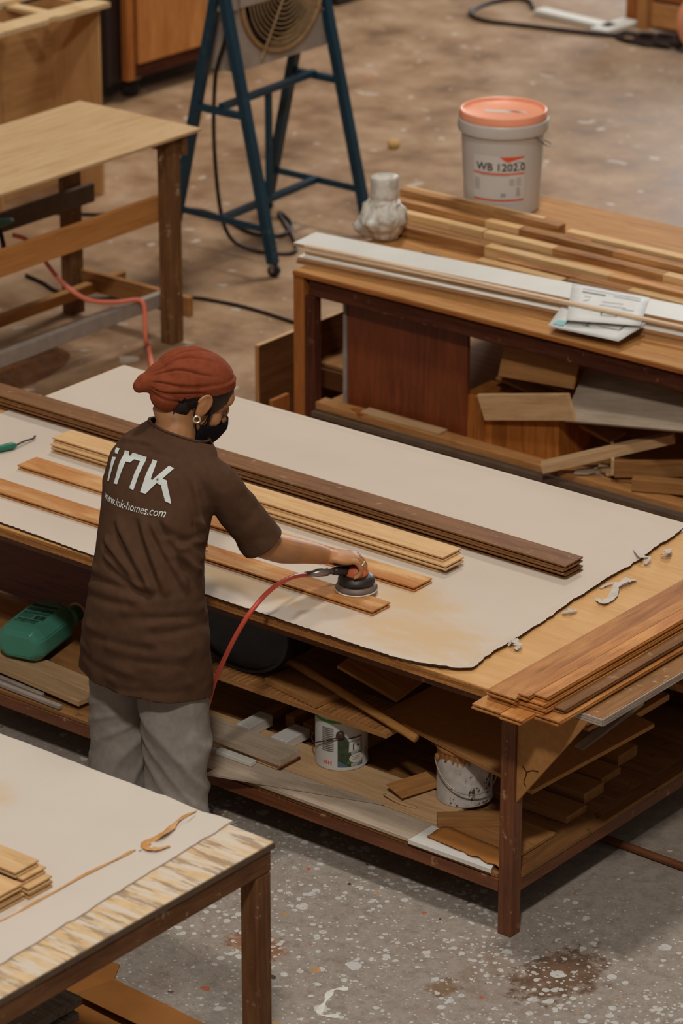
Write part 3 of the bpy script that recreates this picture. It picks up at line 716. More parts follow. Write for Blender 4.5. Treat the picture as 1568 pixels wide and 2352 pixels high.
tag(bpy.data.objects['white_board'], 'white-faced board with a clipped corner beside the front leg', 'board')
scrap_board('plywood_offcut', (-1.46, .088, .243), (-.889, .076, .243), YD, .092, .022, m_grey_board, 'thick pale plywood offcut left of the house-picture tin')
scrap_board('plywood_offcut', (-1.50, .100, .2205), (-.91, .090, .2205), YD, .09, .022, m_scrap_pale, 'tan board directly under the thick pale plywood offcut')
for k, (x, y, l, h_, lb) in enumerate(((-1.16, .20, .05, .034, 'left'), (-1.03, .205, .06, .030, 'right'))):
    tag(bx('white_batten', x, x+l, y, y+.11, s0+.0135, s0+.0135+h_, m_white_board), '%s of two short white battens behind the pale offcut' % lb, 'batten', 'white battens on the lower shelf')
tag(bx('white_strip', -1.12, -.985, .058, .085, s0+.0125, s0+.026, m_white_board), 'narrow white strip in front of the thick pale offcut', 'strip')
for k in range(5):
    x = -1.18 + k*.085
    tag(bx('dark_batten', x, x+.035, .33 + .02*(k % 2), .60, s0+.0, s0+.03+.008*(k % 3), m_scrap), 'brown batten lying crosswise in the shade behind the white battens, %s' % ('leftmost', 'second', 'middle', 'fourth', 'rightmost')[k], 'batten', 'brown battens in the shade')
# grooved plywood on top of the tins, stick, boards and sheets
mb = thing('grooved_board', (-.9, .3, .385), 'long plywood board with sawn grooves resting on the house-picture tin', 'board')
mb0 = bx('plywood', -1.42, -.565, .162, .335, .3765, .394, m_scrap, mb)
for k in range(46):
    x = -1.40 + k*.0182
    o_ = bx('saw_rib', x, x+.0085, .163, .334, .394, .3965, m_scrap, mb, 0)
tag(board('mdf_offcut', (-1.045, .197, .4175), (-.822, .160, .4175), (.15, 1, 0), .125, .020, m_mdf), 'brown mdf offcut lying on the grooved board', 'board')
st = tube('round_stick', [(-1.053, 0.3004, 0.44), (-0.8967, 0.2615, 0.436), (-0.6379, 0.2005, 0.424), (-0.4558, 0.1585, 0.414)], .0125, wood('bamboo_stick', '#B88448', '#8A5A2C', gs=.8, rndv=.02), None, 14, 5)
tag(st, 'round wooden stick lying diagonally across the grooved board', 'stick')
scrap_board('dark_board', (-0.8205, 0.2583, 0.5), (-0.6182, 0.2809, 0.44), YD, .22, .010, m_scrap, 'dark leaning board behind the round stick')
mdfp = board('mdf_sheet', (-.655, .255, .402), (-.055, .165, .374), (.05, 1, .09), .50, .014, m_mdf)
tag(mdfp, 'large brown mdf panel lying on the paint-smeared tin', 'panel')
scrap_board('mdf_sheet', (-.60, .52, .47), (-.06, .44, .46), (.05, 1, .1), .45, .014, m_mdf, 'second brown mdf panel stacked behind the large one')
scrap_board('support_block', (-.66, .50, .378), (-.48, .56, .378), YD, .09, .18, m_scrap, 'wood block propping the brown mdf panels', 'block')
scrap_board('wood_block', (-.326, .093, s0+.043), (-.170, .225, s0+.043), (-.6, .8, 0), .045, .028, m_scrap, 'short square batten lying in front of the smeared tin', 'batten')
scrap_board('wood_board', (-.30, .105, s0+.014), (-.055, .10, s0+.014), YD, .18, .012, m_scrap, 'brown board under the short batten by the front leg')
scrap_board('wood_offcut', (-.50, .155, s0+.030), (-.465, .30, s0+.024), (-1, .1, .2), .075, .006, m_scrap, 'small tilted brown offcut between the two paint tins')
tag(tube('twig', [(-.56, .148, s0+.024), (-.50, .142, s0+.018), (-.445, .150, s0+.016)], .004, m_scrap_pale, None, 8, 4), 'thin crooked twig in front of the small tilted offcut', 'twig')
# torn brown paper
bm = bmesh.new(); rows = []
for i in range(15):
    u = i/14; row = []
    for j in range(5):
        v = j/4; x = -.315 + .265*u; y = .028 + .085*v - .02*u + (0.010*noise.noise((u*9, 7, 0)) if j == 0 else 0)
        z = s0 + .0155 + .0035*(1+noise.noise((u*5, v*3, 2))) + (.008*max(0, noise.noise((u*8, 3, 1))) if j == 0 else 0)
        row.append(bm.verts.new((x, y, z)))
    rows.append(row)
for a, b in zip(rows, rows[1:]):
    for j in range(4): bm.faces.new((a[j], b[j], b[j+1], a[j+1]))
tp = mobj('torn_brown_paper', bm, m_brown_card, smooth=True); tag(tp, 'torn brown paper lying over the white-faced board', 'paper')
tp.modifiers.new('thickness', 'SOLIDIFY').thickness = .001
# right-hand end of the lower shelf
scrap_board('timber_block', (.045, .185, .700), (.11, .185, .700), YD, .40, .085, m_scrap, 'wood block hanging under the side leaf, right of the bracket', 'block')
for nm, p0, p1, w_, t_, m__, lb in (
    ('long_board', (.03, .19, .600), (.03, .62, .600), .11, .016, m_scrap, 'brown board running back under the side leaf'),
    ('whitish_strip', (-.06, .42, .40), (-.06, .72, .44), .035, .014, m_grey_board, 'whitish strip at the right end of the lower shelf'),
    ('dark_offcut', (-.10, .80, .46), (-.10, 1.10, .46), .20, .02, m_scrap, 'dark offcut at the back right of the lower shelf'),
    ('dark_offcut', (-.12, .60, .36), (-.12, .95, .36), .16, .02, m_scrap, 'dark offcut below the whitish strip on the lower shelf'),
    ('dark_offcut', (-.05, .95, .40), (-.05, 1.18, .40), .22, .025, m_scrap, 'thick square-ended offcut near the back right leg')):
    scrap_board(nm, p0, p1, (-1, 0, 0), w_, t_, m__, lb)
for k in range(4):
    tag(bx('crosswise_board', -.42+.02*k, -.07-.03*k, .36+.13*k, .46+.13*k, s0+.0, s0+.022+.012*(k % 2), m_scrap),
        ('nearest', 'second', 'third', 'furthest')[k] + ' of the brown boards lying on the shelf behind the front leg', 'board', 'brown boards behind the front leg')
scrap_board('stack_support', (-.44, .62, s0+.18), (-.26, .62, s0+.18), YD, .25, .14, m_scrap, 'dark stack of offcuts under the mdf panels', 'block')
# drum
m_drum = plain('mottled_black_drum', '#2A2626', .45, .4, .35, 14)
dr = thing('drum', (-1.10, .16, .3975), 'dark mottled round drum lying on the grooved board', 'drum')
DM = Matrix.Translation((-1.165, .215, .3975+.143)) @ Matrix.Diagonal((1.18, 1, .866, 1)) @ Matrix.Rotation(R(-90), 4, 'X')
smooth_by_angle(mobj('shell', lathe_bm([(0, .012), (.150, .012), (.153, 0), (.163, 0), (.165, .008), (.161, .02), (.161, .30), (.164, .31), (.164, .33), (0, .33)], 48), m_drum, dr, DM))
# left part of the lower shelf
scrap_board('wood_board', (-2.55, .100, .222), (-1.648, .035, .220), YD, .062, .018, m_scrap_pale, 'pencil-marked plywood batten nearest the shelf edge, left of the person')
scrap_board('painted_board', (-2.55, .165, .216), (-1.56, .105, .214), YD, .075, .016, m_scrap_pale, 'tan board with white paint smears behind the pencil-marked batten')
scrap_board('wood_board', (-2.55, .27, .205), (-1.50, .19, .205), YD, .36, .012, m_scrap, 'wide orange-brown board under the green jerrycan')
for k in range(2):
    scrap_board('grey_strip', (-2.45, .065-.045*k, .200), (-1.80+.1*k, .030-.026*k, .199), YD, .016, .012, m_grey_rail, ('upper', 'lower')[k] + ' of two grey strips at the left shelf edge', 'strip', 'grey strips on the lower shelf')
scrap_board('long_board', (-2.55, .52, .40), (-1.30, .52, .36), (0, .2, 1), .11, .02, m_scrap, 'long brown board standing at the back of the left shelf')
scrap_board('veneer_sheet', (-2.55, .50, .215), (-1.90, .50, .215), (0, .35, 1), .24, .012, m_panel, 'red-brown panel leaning behind the green jerrycan', 'panel')

# ---------------------------------------------------------------- green jerrycan lying on its side
jc = thing('jerrycan', (-2.0, .30, .219), 'green plastic jerrycan lying on its back under the workbench', 'jerrycan')
ax = Vector((-.22, .95, .02)).normalized()        # base towards the front, neck towards the back
JF = frame(Vector((.95, .22, 0)), ax)
m_jerry = plain('green_translucent_plastic', '#46846E', .35, .45, .05, 5)
# section: chamfered box 0.20 wide, 0.12 thick, lofted along its axis
def sec(w, h, ch): return [(-w+ch, -h), (w-ch, -h), (w, -h+ch), (w, h-ch), (w-ch, h), (-w+ch, h), (-w, h-ch), (-w, -h+ch)]
bm = bmesh.new(); rings = []
for y, w, h, ch in ((0, .062, .036, .020), (.006, .070, .044, .022), (.030, .083, .056, .030), (.040, .085, .058, .032), (.19, .085, .058, .032), (.222, .072, .052, .028), (.240, .052, .040, .018)):
    rings.append([bm.verts.new((x, y, z)) for x, z in sec(w, h, ch)])
for a, b in zip(rings, rings[1:]):
    for k in range(8): bm.faces.new((a[k], a[(k+1) % 8], b[(k+1) % 8], b[k]))
bm.faces.new(rings[0]); bm.faces.new(rings[-1][::-1]); bmesh.ops.recalc_face_normals(bm, faces=bm.faces)
bmesh.ops.bevel(bm, geom=bm.edges[:], offset=.004, segments=2, affect='EDGES')
JM = Matrix.Translation((-1.985, .125, .217+.0585)) @ JF.to_4x4()
smooth_by_angle(mobj('body', bm, m_jerry, jc, JM), 25)
bm = tube_bm(spline([(-.055, .215, .02), (-.058, .252, .02), (-.022, .268, .02), (.008, .250, .02), (.008, .215, .02)], 5), .014, 10); mobj('grip', bm, m_jerry, jc, JM, True)
mobj('neck', lathe_bm([(0, 0), (.032, 0), (.032, .012), (.028, .016), (.028, .05), (0, .05)], 28), m_jerry, jc, JM @ Matrix.Translation((.048, .232, .004)) @ Matrix.Rotation(R(-90), 4, 'X'), True)
mobj('cap', lathe_bm([(0, .050), (.031, .050), (.032, .054), (.031, .062), (0, .063)], 28), plain('tan_cap', '#C09A74', .5, .3, .05, 10), jc, JM @ Matrix.Translation((.048, .232, .004)) @ Matrix.Rotation(R(-90), 4, 'X'), True)
jl = [(-.055+.0, .052, .185-.006*i, .1885-.006*i) for i in (0, 3, 4, 5, 8)] + [(-.055, .052, .190, .200)] + [(-.055, .052, .128, .133), (-.055, .052, .150, .154)] + [(-.055, 0, .124-.005*i, .1255-.005*i) for i in range(7)] + [(.01, .027, .09, .12), (.031, .052, .09, .12)]
bm = quad_bm(jl); 
for v in bm.verts: v.co = (v.co.x*.85, v.co.y*.93, .0590)
mobj('printed_label', bm, plain('dark_green_print', '#1E3A30', .6, .2, .0, 10), jc, JM)
bm = quad_bm([(-.045+.011*i, -.037+.011*i, .070, .083) for i in range(8)] + [(-.05, .04, .060, .064)])
for v in bm.verts: v.co = (v.co.x*.85, v.co.y*.93, .0590)
mobj('printed_lettering', bm, plain('dark_green_print_b', '#1E3A30', .6, .2, .0, 10), jc, JM)

# ================================================================ foreground table (only its far right corner is in view)
ft = thing('timber_table', (-.8, -1.6, 0), 'worn timber-framed table with a cardboard-covered top nearest the camera', 'table')
def worn_top():
    t = NT('worn_paint_streaked_ply', .65, .2)
    base = t.ramp(t.noise(t.coords((6, 6, 6), rnd=False), 3, 5), [(.3, alb('#B99A72')), (.7, alb('#CBAE86'))])
    st = t.noise(t.coords((2.4, 20, 8), rnd=False), 1.9, 6, .62)
    c = t.mix(t.step(st, .47, .55), base, alb('#C2B29E'))
    st2 = t.noise(t.coords((2.2, 13, 8), rnd=False), 2.6, 6, .66)
    c = t.mix(t.math('MULTIPLY', t.step(st2, .50, .60), .72), c, alb('#86684A'))
    t.color(c); return t.m
bx('tabletop', -2.2, .036, -3.0, -1.056, .738, .75, worn_top(), ft)
bx('edge_band', .0365, .0395, -3.0, -1.056, .733, .748, m_dark_grey_rail, ft, 0)
m_ft = wood('stained_old_timber', '#7A5233', '#46291A', '#56351F', .8, gs=.8, stains='#94785C', rndv=.06)
bx('apron_rail', -.022, .034, -3.0, -1.065, .672, .737, m_ft, ft, .003)
bx('apron_rail', -2.2, -.022, -1.105, -1.065, .672, .737, m_ft, ft, .003)
bx('leg', -.022, .034, -1.121, -1.065, 0, .671, m_ft, ft, .004)
bx('leg', -2.2, -2.144, -1.121, -1.065, 0, .671, m_ft, ft, .004)
bx('leg', -.022, .034, -3.0, -2.944, 0, .671, m_ft, ft, .004)
m_fcard = m_cardboard('beige_cardboard_worn', '#BFB2A4', '#BE9A68', .6, spots=[(-.74, -1.33, .22, .14), (-.33, -1.68, .2, .10)])
ol = [(-2.2, -1.052)]
for i in range(61):
    x = -2.2 + i*(2.2-.35)/60; ol.append((x, -1.050 + .004*noise.noise((x*8, .3, 0)) + .002*noise.noise((x*40, .3, 0))))
ol += [(-.33, -1.046), (-.25, -1.052), (-.20, -1.055), (-.15, -1.046), (-.108, -1.044)]
for i in range(1, 81):
    y = -1.044 - i*1.95/80; ol.append((-.108 + .055*(i/45 if i < 45 else 1) + .005*noise.noise((y*12, 5, 0)) + .004*noise.noise((y*45, 2, 0)), y))
ol += [(-2.2, -2.994)]
fcard = sheet('cardboard_sheet', ol, .7555, .0050, m_fcard, 'beige cardboard sheet with ragged edge covering the foreground table')
G2 = 'short pale planks piled on the foreground cardboard'
lv = .0149
for k, (x1, y0, lb) in enumerate(((-.232, -1.745, 'lowest front'), (-.238, -1.750, 'middle front'), (-.232, -1.752, 'topmost front'))):
    plank(-1.2, x1, y0, .088, .7560 + k*lv, m_light_plank, lb + ' pale plank of the foreground pile', G2)
for k, (x1, y0, lb) in enumerate(((-.222, -1.652, 'lowest rear'), (-.222, -1.654, 'second rear'), (-.245, -1.650, 'third rear'), (-.262, -1.656, 'topmost rear'))):
    plank(-1.2, x1, y0, .082, .7560 + k*lv, m_light_plank, lb + ' pale plank of the foreground pile', G2)
def ribbon(name, pts, widths, mat, label, cat, th=.0012):
    o = curl(name, pts, widths, mat, None); o.modifiers['thickness'].thickness = th; return tag(o, label, cat)
m_sliver = plain('amber_tape', '#B9854C', .5, .3, .08, 20)
ribbon('wood_sliver', [(-0.206, -1.827, 0.757), (-0.1987, -1.688, 0.757), (-0.2002, -1.506, 0.757), (-0.1922, -1.344, 0.758), (-0.1903, -1.311, 0.757)], [.002, .004, .004, .0045, .001], m_sliver, 'long thin wood sliver lying on the foreground cardboard', 'sliver')
ribbon('twisted_tape', [(-0.2085, -1.064, 0.757), (-0.211, -1.121, 0.759), (-0.1826, -1.21, 0.766), (-0.191, -1.274, 0.758), (-0.1542, -1.291, 0.763), (-0.1363, -1.247, 0.758)], [.003, .005, .008, .012, .007, .004], m_sliver, 'twisted amber tape strip on the foreground cardboard corner', 'tape')
ribbon('crease_strip', [(-0.1987, -1.081, 0.7565), (-0.1886, -1.172, 0.7565), (-0.1798, -1.31, 0.7565)], [.003, .006, .002], m_fcard, 'pale creased paper strip beside the twisted tape', 'paper')
# under the foreground table
bc = sheet('brown_card_sheet', [(-.98, -.83), (-.86, -.80), (-.74, -.79), (-.70, -.855), (-.66, -.86), (-.30, -.885), (-.22, -1.02), (-.60, -1.35), (-.95, -1.3)], .006, .004, m_brown_card, 'brown kraft card lying on the floor under the foreground table')
fold = board('folded_flap', (-.695, -.868, .010), (-.26, -.90, .018), (.1, -1, .12), .14, .002, m_brown_card, bc)
G3 = 'grey boards stored under the foreground table'
m_old = wood('grey_weathered_board', '#8A7A6A', '#4E4038', gs=1.5, stains='#B0A498', rndv=.1)
for k in range(3):
    tag(bx('stored_board', -1.6, -.545-.012*k, -1.36, -1.17+.025*k, .03+k*.032, .056+k*.032, m_old), ('lowest', 'middle', 'top')[k] + ' grey weathered board stored under the foreground table', 'board', G3)
tag(bx('stored_timber', -1.6, -.72, -1.16, -1.10, .0, .10, m_bench_frame), 'dark beam lying behind the grey boards under the foreground table', 'timber')
tag(bx('bearer_block', -1.5, -1.42, -1.40, -1.17, 0, .0295, m_bench_frame), 'bearer block under the far end of the grey boards', 'block')
tag(bx('bearer_block', -.75, -.69, -1.40, -1.17, 0, .0295, m_bench_frame), 'bearer block under the near end of the grey boards', 'block')

# floor clutter near the workbench
pipe = tube('rusty_pipe', [(-.50, .635, .013), (.40, .622, .013)], .012, wood('rusty_steel', '#7A4A2C', '#4E2C1A', gs=1, rndv=.02), None, 14, 2)
tag(pipe, 'rusty brown pipe lying on the floor right of the workbench', 'pipe')

# ================================================================ rear bench
rb = thing('timber_bench', (-1.2, 3.0, 0), 'amber plywood-topped timber bench behind the cardboard workbench', 'bench')
bx('tabletop', -2.762, .35, 2.418, 3.738, .732, .75, m_bench_ply, rb)
bx('front_lip', -2.762, .35, 2.414, 2.4175, .732, .7455, m_post, rb, 0)
bx('apron_rail', -2.70, .35, 2.432, 2.462, .66, .731, m_bench_frame, rb, .003)
bx('apron_rail', -2.70, .35, 3.68, 3.71, .66, .731, m_bench_frame, rb, .003)
bx('apron_rail', -2.735, -2.705, 2.47, 3.70, .66, .731, m_bench_frame, rb, .003)
bx('post', -2.765, -2.718, 2.42, 2.462, 0, .731, m_post, rb, .002)
bx('post', -2.717, -2.672, 2.428, 2.470, 0, .659, m_bench_frame, rb, .002)
bx('post', -2.70, -2.655, 3.66, 3.70, 0, .731, m_bench_frame, rb, .002)
bx('post', .30, .345, 2.44, 2.48, 0, .659, m_bench_frame, rb, .002)
bx('post', .30, .345, 3.66, 3.70, 0, .659, m_bench_frame, rb, .002)
bx('lower_rail', -2.67, .30, 2.428, 2.452, .175, .205, m_bench_frame, rb, .002)
bx('lower_rail', -2.67, .30, 2.405, 2.427, .200, .222, m_dark_grey_rail, rb, .002)
bx('lower_rail', -2.67, -1.58, 2.43, 2.49, .2225, .252, m_scrap, rb, .002)
bx('lower_rail', -1.575, .30, 2.43, 2.49, .2225, .248, m_scrap, rb, .002)
bx('lower_shelf', -2.67, .30, 2.492, 3.66, .215, .235, m_scrap, rb)
bx('back_board', -2.65, .30, 3.62, 3.64, .24, .65, m_bench_frame, rb)
tag(bx('veneer_sheet', -2.585, -2.035, 2.515, 2.533, .2355, .655, m_panel, axis=2), 'red-brown veneer panel standing under the rear bench', 'panel')
tag(bx('grey_pole', -2.605, -2.590, 2.512, 2.528, .2355, .655, m_grey_rail), 'thin grey upright batten beside the veneer panel', 'batten')
m_stave = wood('glued_staves', '#B4702F', '#8A4A1E', '#9A5826', .8, gs=.6, rndv=.30)
# staves glued into a block
blk = thing('stave_block', (-1.85, 2.6, .2355), 'block of glued orange-brown staves on the rear bench shelf', 'block')
xs = [-2.062, -2.015, -1.955, -1.925, -1.86, -1.80, -1.735, -1.68, -1.632]
for a, b in zip(xs, xs[1:]): bx('stave', a, b-.0008, 2.522, 2.72, .2355, .398 + .010*((a+2.06)/.43), m_stave, blk, .0008, 2)
def sb2(name, p0, p1, wdir, w, t, mat, label, cat='board', group=None): return tag(board(name, p0, p1, wdir, w, t, mat), label, cat, group)
sb2('pale_plank', (-1.96, 2.488, .432), (-1.555, 2.47, .533), (0, .15, -1), .10, .014, m_scrap_pale, 'pale drawer side resting across the stave block')
sb2('brown_offcut', (-1.894, 2.508, .508), (-1.569, 2.504, .535), (.06, .45, 1), .115, .014, m_scrap, 'brown offcut tilted against the pile above the stave block')
sb2('wide_offcut', (-1.582, 2.47, 0.425), (-1.026, 2.47, 0.5127), (-.08, .75, .66), .26, .013, m_grey_board, 'wide dusty grey-brown board tilted over the scrap pile')
for k in range(4):
    sb2('thin_offcut', (-1.985+.02*k, 2.62+.05*k, .45+.03*k), (-1.62, 2.60+.05*k, .41+.035*k), (0, 1, .1), .07, .008, m_scrap,
        ('lowest', 'second', 'third', 'highest')[k] + ' of the thin offcuts fanned behind the stave block', 'board', 'thin offcuts behind the stave block')
sb2('batten', (-1.591, 2.351, 0.29), (-1.195, 2.583, 0.43), (-.5, 1, 0), .045, .035, m_scrap_pale, 'square pale batten lying diagonally over the bench shelf edge', 'batten')
dw = thing('drawer', (-1.2, 2.6, .25), 'shallow wooden drawer box on the rear bench shelf at right', 'drawer')
d0, d1 = Vector((-1.345, 2.45, .335)), Vector((-1.10, 2.62, .345))
board('front', d0, d1, (0, 0, -1), .062, .012, m_scrap, dw)
board('side', d0 + Vector((-.005, .008, 0)), d0 + Vector((-.115, .165, .004)), (0, 0, -1), .060, .012, m_scrap_pale, dw)
sb2('pale_block', (-1.255, 2.425, .295), (-.98, 2.56, .295), (-.45, .9, 0), .05, .042, m_scrap, 'tan squared batten in front of the drawer box', 'batten')
sb2('dark_strut', (-1.6, 2.6, 0.3656), (-1.468, 2.6, 0.3362), (0, 1, 0), .10, .012, m_scrap, 'short dark strut under the wide tilted board')
G4 = 'broken wood chips on the rear bench shelf'
for k in range(9):
    x = -1.50 + random.uniform(0, .22); y = 2.50 + random.uniform(0, .16); s = random.uniform(.03, .06)
    o = prism('wood_chip', [(0, 0), (s, s*.2), (s*1.2, s*.7), (s*.4, s*.8), (-.1*s, s*.5)], .009, m_grey_board if k % 2 else m_scrap_pale, None,
              Matrix.Translation((x, y, .2462 + .009*(k % 3))) @ Matrix.Rotation(random.uniform(0, 6), 4, 'Z') @ Matrix.Rotation(random.uniform(-.12, .12), 4, 'X'))
    tag(o, 'small broken wood chip between the diagonal batten and the drawer box', 'chip', G4)
sb2('tan_board', (-2.56, 2.497, .262), (-2.15, 2.500, .258), YD, .014, .026, m_scrap_pale, 'short tan strip on the bench shelf before the veneer panel', 'strip') if False else None
prism('veneer_scrap', [(0, 0), (.06, -.03), (.13, .0), (.06, .035)], .003, m_post, None, Matrix.Translation((-2.52, 2.452, .2556)))
tag(bpy.data.objects['veneer_scrap'], 'small diamond veneer scrap on the bench shelf rail', 'scrap')
tag(board('thin_board', (-2.46, 2.437, .262), (-2.10, 2.437, .262), YD, .05, .0095, m_scrap_pale), 'tan thin board lying on the bench shelf rail', 'board')

m_crate = wood('dark_plywood_box', '#6E4424', '#4A2A14', '#5A361C', .7, gs=.5, rndv=.05)
# crate at the left end of the rear bench
cr = thing('open_crate', (-2.88, 2.8, 0), 'open brown plywood box standing left of the amber bench', 'box')
bx('side_panel', -2.972, -2.958, 2.45, 3.15, 0, .40, m_crate, cr)
bx('edge_strip', -2.974, -2.956, 2.446, 2.4495, 0, .40, m_scrap, cr, 0); bx('edge_strip', -2.974, -2.956, 2.45, 3.15, .4003, .403, m_scrap_pale, cr, 0)
bx('end_panel', -2.957, -2.775, 3.136, 3.15, 0, .40, m_crate, cr)
bx('shelf', -2.957, -2.775, 2.78, 3.135, .235, .25, m_scrap, cr)
bx('lower_rail', -2.957, -2.775, 2.76, 2.778, .16, .234, m_crate, cr)
bx('base', -2.957, -2.775, 2.47, 3.135, 0, .015, m_crate, cr)
tag(bx('side_batten', -2.785, -2.769, 2.30, 2.40, 0, .27, m_post), 'short upright board against the left post of the amber bench', 'board')

# ---------------------------------------------------------------- white boards and slat along the bench front
a5 = R(2.7)
def long_board(name, x, y, L, w, z0, z1, ang, mat, label, cat='board', edge=None):
    ex = Vector((cos(ang), sin(ang), 0)); ey = Vector((-sin(ang), cos(ang), 0)); p0 = Vector((x, y, z1))
    if edge is None:
        return tag(board(name, p0, p0 + ex*L, ey, w, z1-z0, mat), label, cat)
    th = thing(name, (x, y, z0), label, cat)
    board('core', p0 - Vector((0, 0, .0012)), p0 - Vector((0, 0, .0012)) + ex*L, ey, w, z1-z0-.0012, edge, th, 0)
    board('white_face', p0, p0 + ex*L, ey, w, .0012, mat, th, 0); return th
long_board('chipboard_shelf', -2.800, 2.482, 2.7, .20, .7505, .766, R(5.1), m_bench_ply, 'lowest bare chipboard strip along the rear bench front', 'board', m_particle)
long_board('white_shelf', -2.789, 2.476, 2.7, .19, .7665, .781, R(5.2), m_white_board, 'white-faced chipboard board under the tan slat', 'board', m_particle)
long_board('chipboard_strip', -2.782, 2.512, 2.7, .16, .7815, .794, R(5.2), m_tan_slat, 'tan chipboard strip under the wide white board', 'board', m_particle)
long_board('white_plank', -2.855, 2.532, 2.7, .152, .7945, .807, R(5.6), m_white_board, 'wide white board on top of the stack on the rear bench', 'board', m_particle)
long_board('beech_slat', -2.779, 2.500, 2.7, .020, .8105, .820, R(3.8), m_tan_slat, 'thin beech slat lying over the papers on the rear bench', 'slat')
# papers pinned under the slat
def paper(name, corners, label, lines, extra=None):
    c = [Vector(p) for p in corners]; bm = bmesh.new(); n = 6; g = []
    for i in range(n+1):
        row = []
        for j in range(n+1):
            u, v = i/n, j/n; p = (c[0]*(1-u)+c[1]*u)*(1-v) + (c[3]*(1-u)+c[2]*u)*v
            p.z += .0015*noise.noise((u*3, v*3, len(label))); row.append(bm.verts.new(p))
        g.append(row)
    for i in range(n):
        for j in range(n): bm.faces.new((g[i][j], g[i+1][j], g[i+1][j+1], g[i][j+1]))
    o = mobj(name, bm, m_paper, smooth=True); o.modifiers.new('thickness', 'SOLIDIFY').thickness = .0008
    tag(o, label, 'paper')
    def pt(u, v): return (c[0]*(1-u)+c[1]*u)*(1-v) + (c[3]*(1-u)+c[2]*u)*v + Vector((0, 0, .0028))
    bm = bmesh.new()
    for (u0, v0, u1, v1, w) in lines:
        a, b = pt(u0, v0), pt(u1, v1); q = Vector((0, 0, 1)).cross(b-a).normalized()*w*1.6
        bm.faces.new([bm.verts.new(p) for p in (a-q, b-q, b+q, a+q)])
    mobj('drawn_lines', bm, m_black_print, o)
    if extra:
        bm = bmesh.new(); bm.faces.new([bm.verts.new(pt(*q)) for q in extra]); mobj('teal_mark', bm, m_teal_print, o)
    return o
L1_ = [(.15, .88, .9, .88, .0011), (.15, .80, .45, .80, .0022), (.55, .82, .9, .80, .0010), (.18, .68, .28, .68, .001), (.18, .55, .26, .6, .001), (.4, .5, .75, .5, .001), (.35, .35, .6, .35, .001), (.45, .2, .45, .38, .001), (.65, .2, .65, .38, .001), (.45, .2, .65, .2, .001), (.7, .3, .9, .3, .001), (.7, .24, .9, .24, .001), (.7, .45, .86, .45, .001), (.42, .6, .7, .62, .001)]
paper('paper_sheet', [(-1.561, 2.444, 0.8085), (-1.327, 2.555, 0.8085), (-1.468, 2.824, 0.8085), (-1.776, 2.787, 0.8085)], 'printed order sheet lying on the wide white board', L1_)
L2_ = [(.2, .2, .2, .9, .0009), (.45, .3, .45, .85, .001), (.38, .55, .5, .75, .001), (.6, .4, .85, .4, .001), (.85, .4, .85, .75, .001), (.4, .3, .5, .3, .001), (.3, .8, .7, .8, .0009)]
paper('paper_sheet', [(-1.617, 2.415, 0.785), (-1.333, 2.445, 0.785), (-1.34, 2.611, 0.8), (-1.667, 2.569, 0.8)], 'sketched plan with teal mark hanging over the front of the white boards', L2_, [(.05, .08), (.2, .08), (.2, .35), (.08, .3)])
for k in range(1):
    paper('paper_sheet', [(-1.609, 2.415, 0.7835), (-1.328, 2.443, 0.7835), (-1.333, 2.601, 0.798), (-1.66, 2.564, 0.798)] if k else [(-1.602, 2.415, 0.782), (-1.336, 2.437, 0.782), (-1.335, 2.593, 0.7965), (-1.652, 2.564, 0.7965)],
          'blank sheet just under the sketched plan', [])

# ---------------------------------------------------------------- hardwood strips piled on the bench
G5 = 'hardwood strips piled on the rear bench'
strips = [  # x0, x1, y, w, z0, h, mat, label
 (-2.935, -2.18, 3.275, .044, .7505, .070, m_acacia, 'back strip with dark side ending below the pail'),
 (-2.955, -2.30, 3.326, .040, .7505, .060, m_acacia_pale, 'short pale strip end behind the wrapped bottle'),
 (-2.93, -1.0, 3.228, .042, .7505, .046, m_acacia, 'second strip from the back of the hardwood pile'),
 (-2.15, -1.0, 3.276, .044, .7505, .056, m_acacia_pale, 'pale strip continuing right of the back strip'),
 (-2.90, -2.30, 3.182, .042, .7505, .060, m_acacia_pale, 'pale strip third from the back, left half'),
 (-2.295, -1.0, 3.182, .042, .7505, .058, m_acacia, 'brown strip third from the back, right half'),
 (-2.88, -1.0, 3.136, .042, .7505, .036, m_acacia, 'mid-brown strip in the middle of the hardwood pile'),
 (-2.83, -2.40, 3.090, .042, .7505, .052, m_acacia_pale, 'narrow pale strip beside the wrapped bottle'),
 (-2.395, -1.0, 3.090, .042, .7505, .050, m_acacia, 'strip with a bark-edged bite in the hardwood pile'),
 (-2.80, -1.0, 3.044, .042, .7505, .026, m_acacia, 'low dark strip near the front of the hardwood pile'),
 (-2.72, -1.0, 2.975, .046, .7505, .042, m_acacia, 'long front strip with dark side in the hardwood pile'),
 (-2.20, -1.0, 2.915, .042, .7505, .030, m_acacia, 'front short strip next to the gap on the bench'),
 (-2.26, -1.88, 2.862, .040, .7505, .026, m_acacia, 'short strip with dark left half behind the white board'),
 (-1.87, -1.0, 2.880, .036, .7505, .026, m_acacia_pale, 'pale strip behind the order sheet'),
 (-2.02, -1.2, 3.345, .028, .7505, .018, m_acacia_pale, 'thin pale strip lying alone behind the hardwood pile')]
for x0_, x1_, y_, w_, z_, h_, m_, lb_ in strips:
    th_ = thing('hardwood_strip', (x0_, y_, z_), lb_, 'strip', G5); xa = x0_
    while xa < x1_ - .01:           # glued lengths of different tone
        xb = min(x1_, xa + random.uniform(.22, .62)); xb = x1_ if x1_-xb < .12 else xb
        bx('glued_length', xa, xb - .0004, y_, y_+w_, z_, z_+h_, m_acacia_pale if (m_ is m_acacia_pale and random.random() < .75) or random.random() < .18 else m_acacia, th_, .001); xa = xb
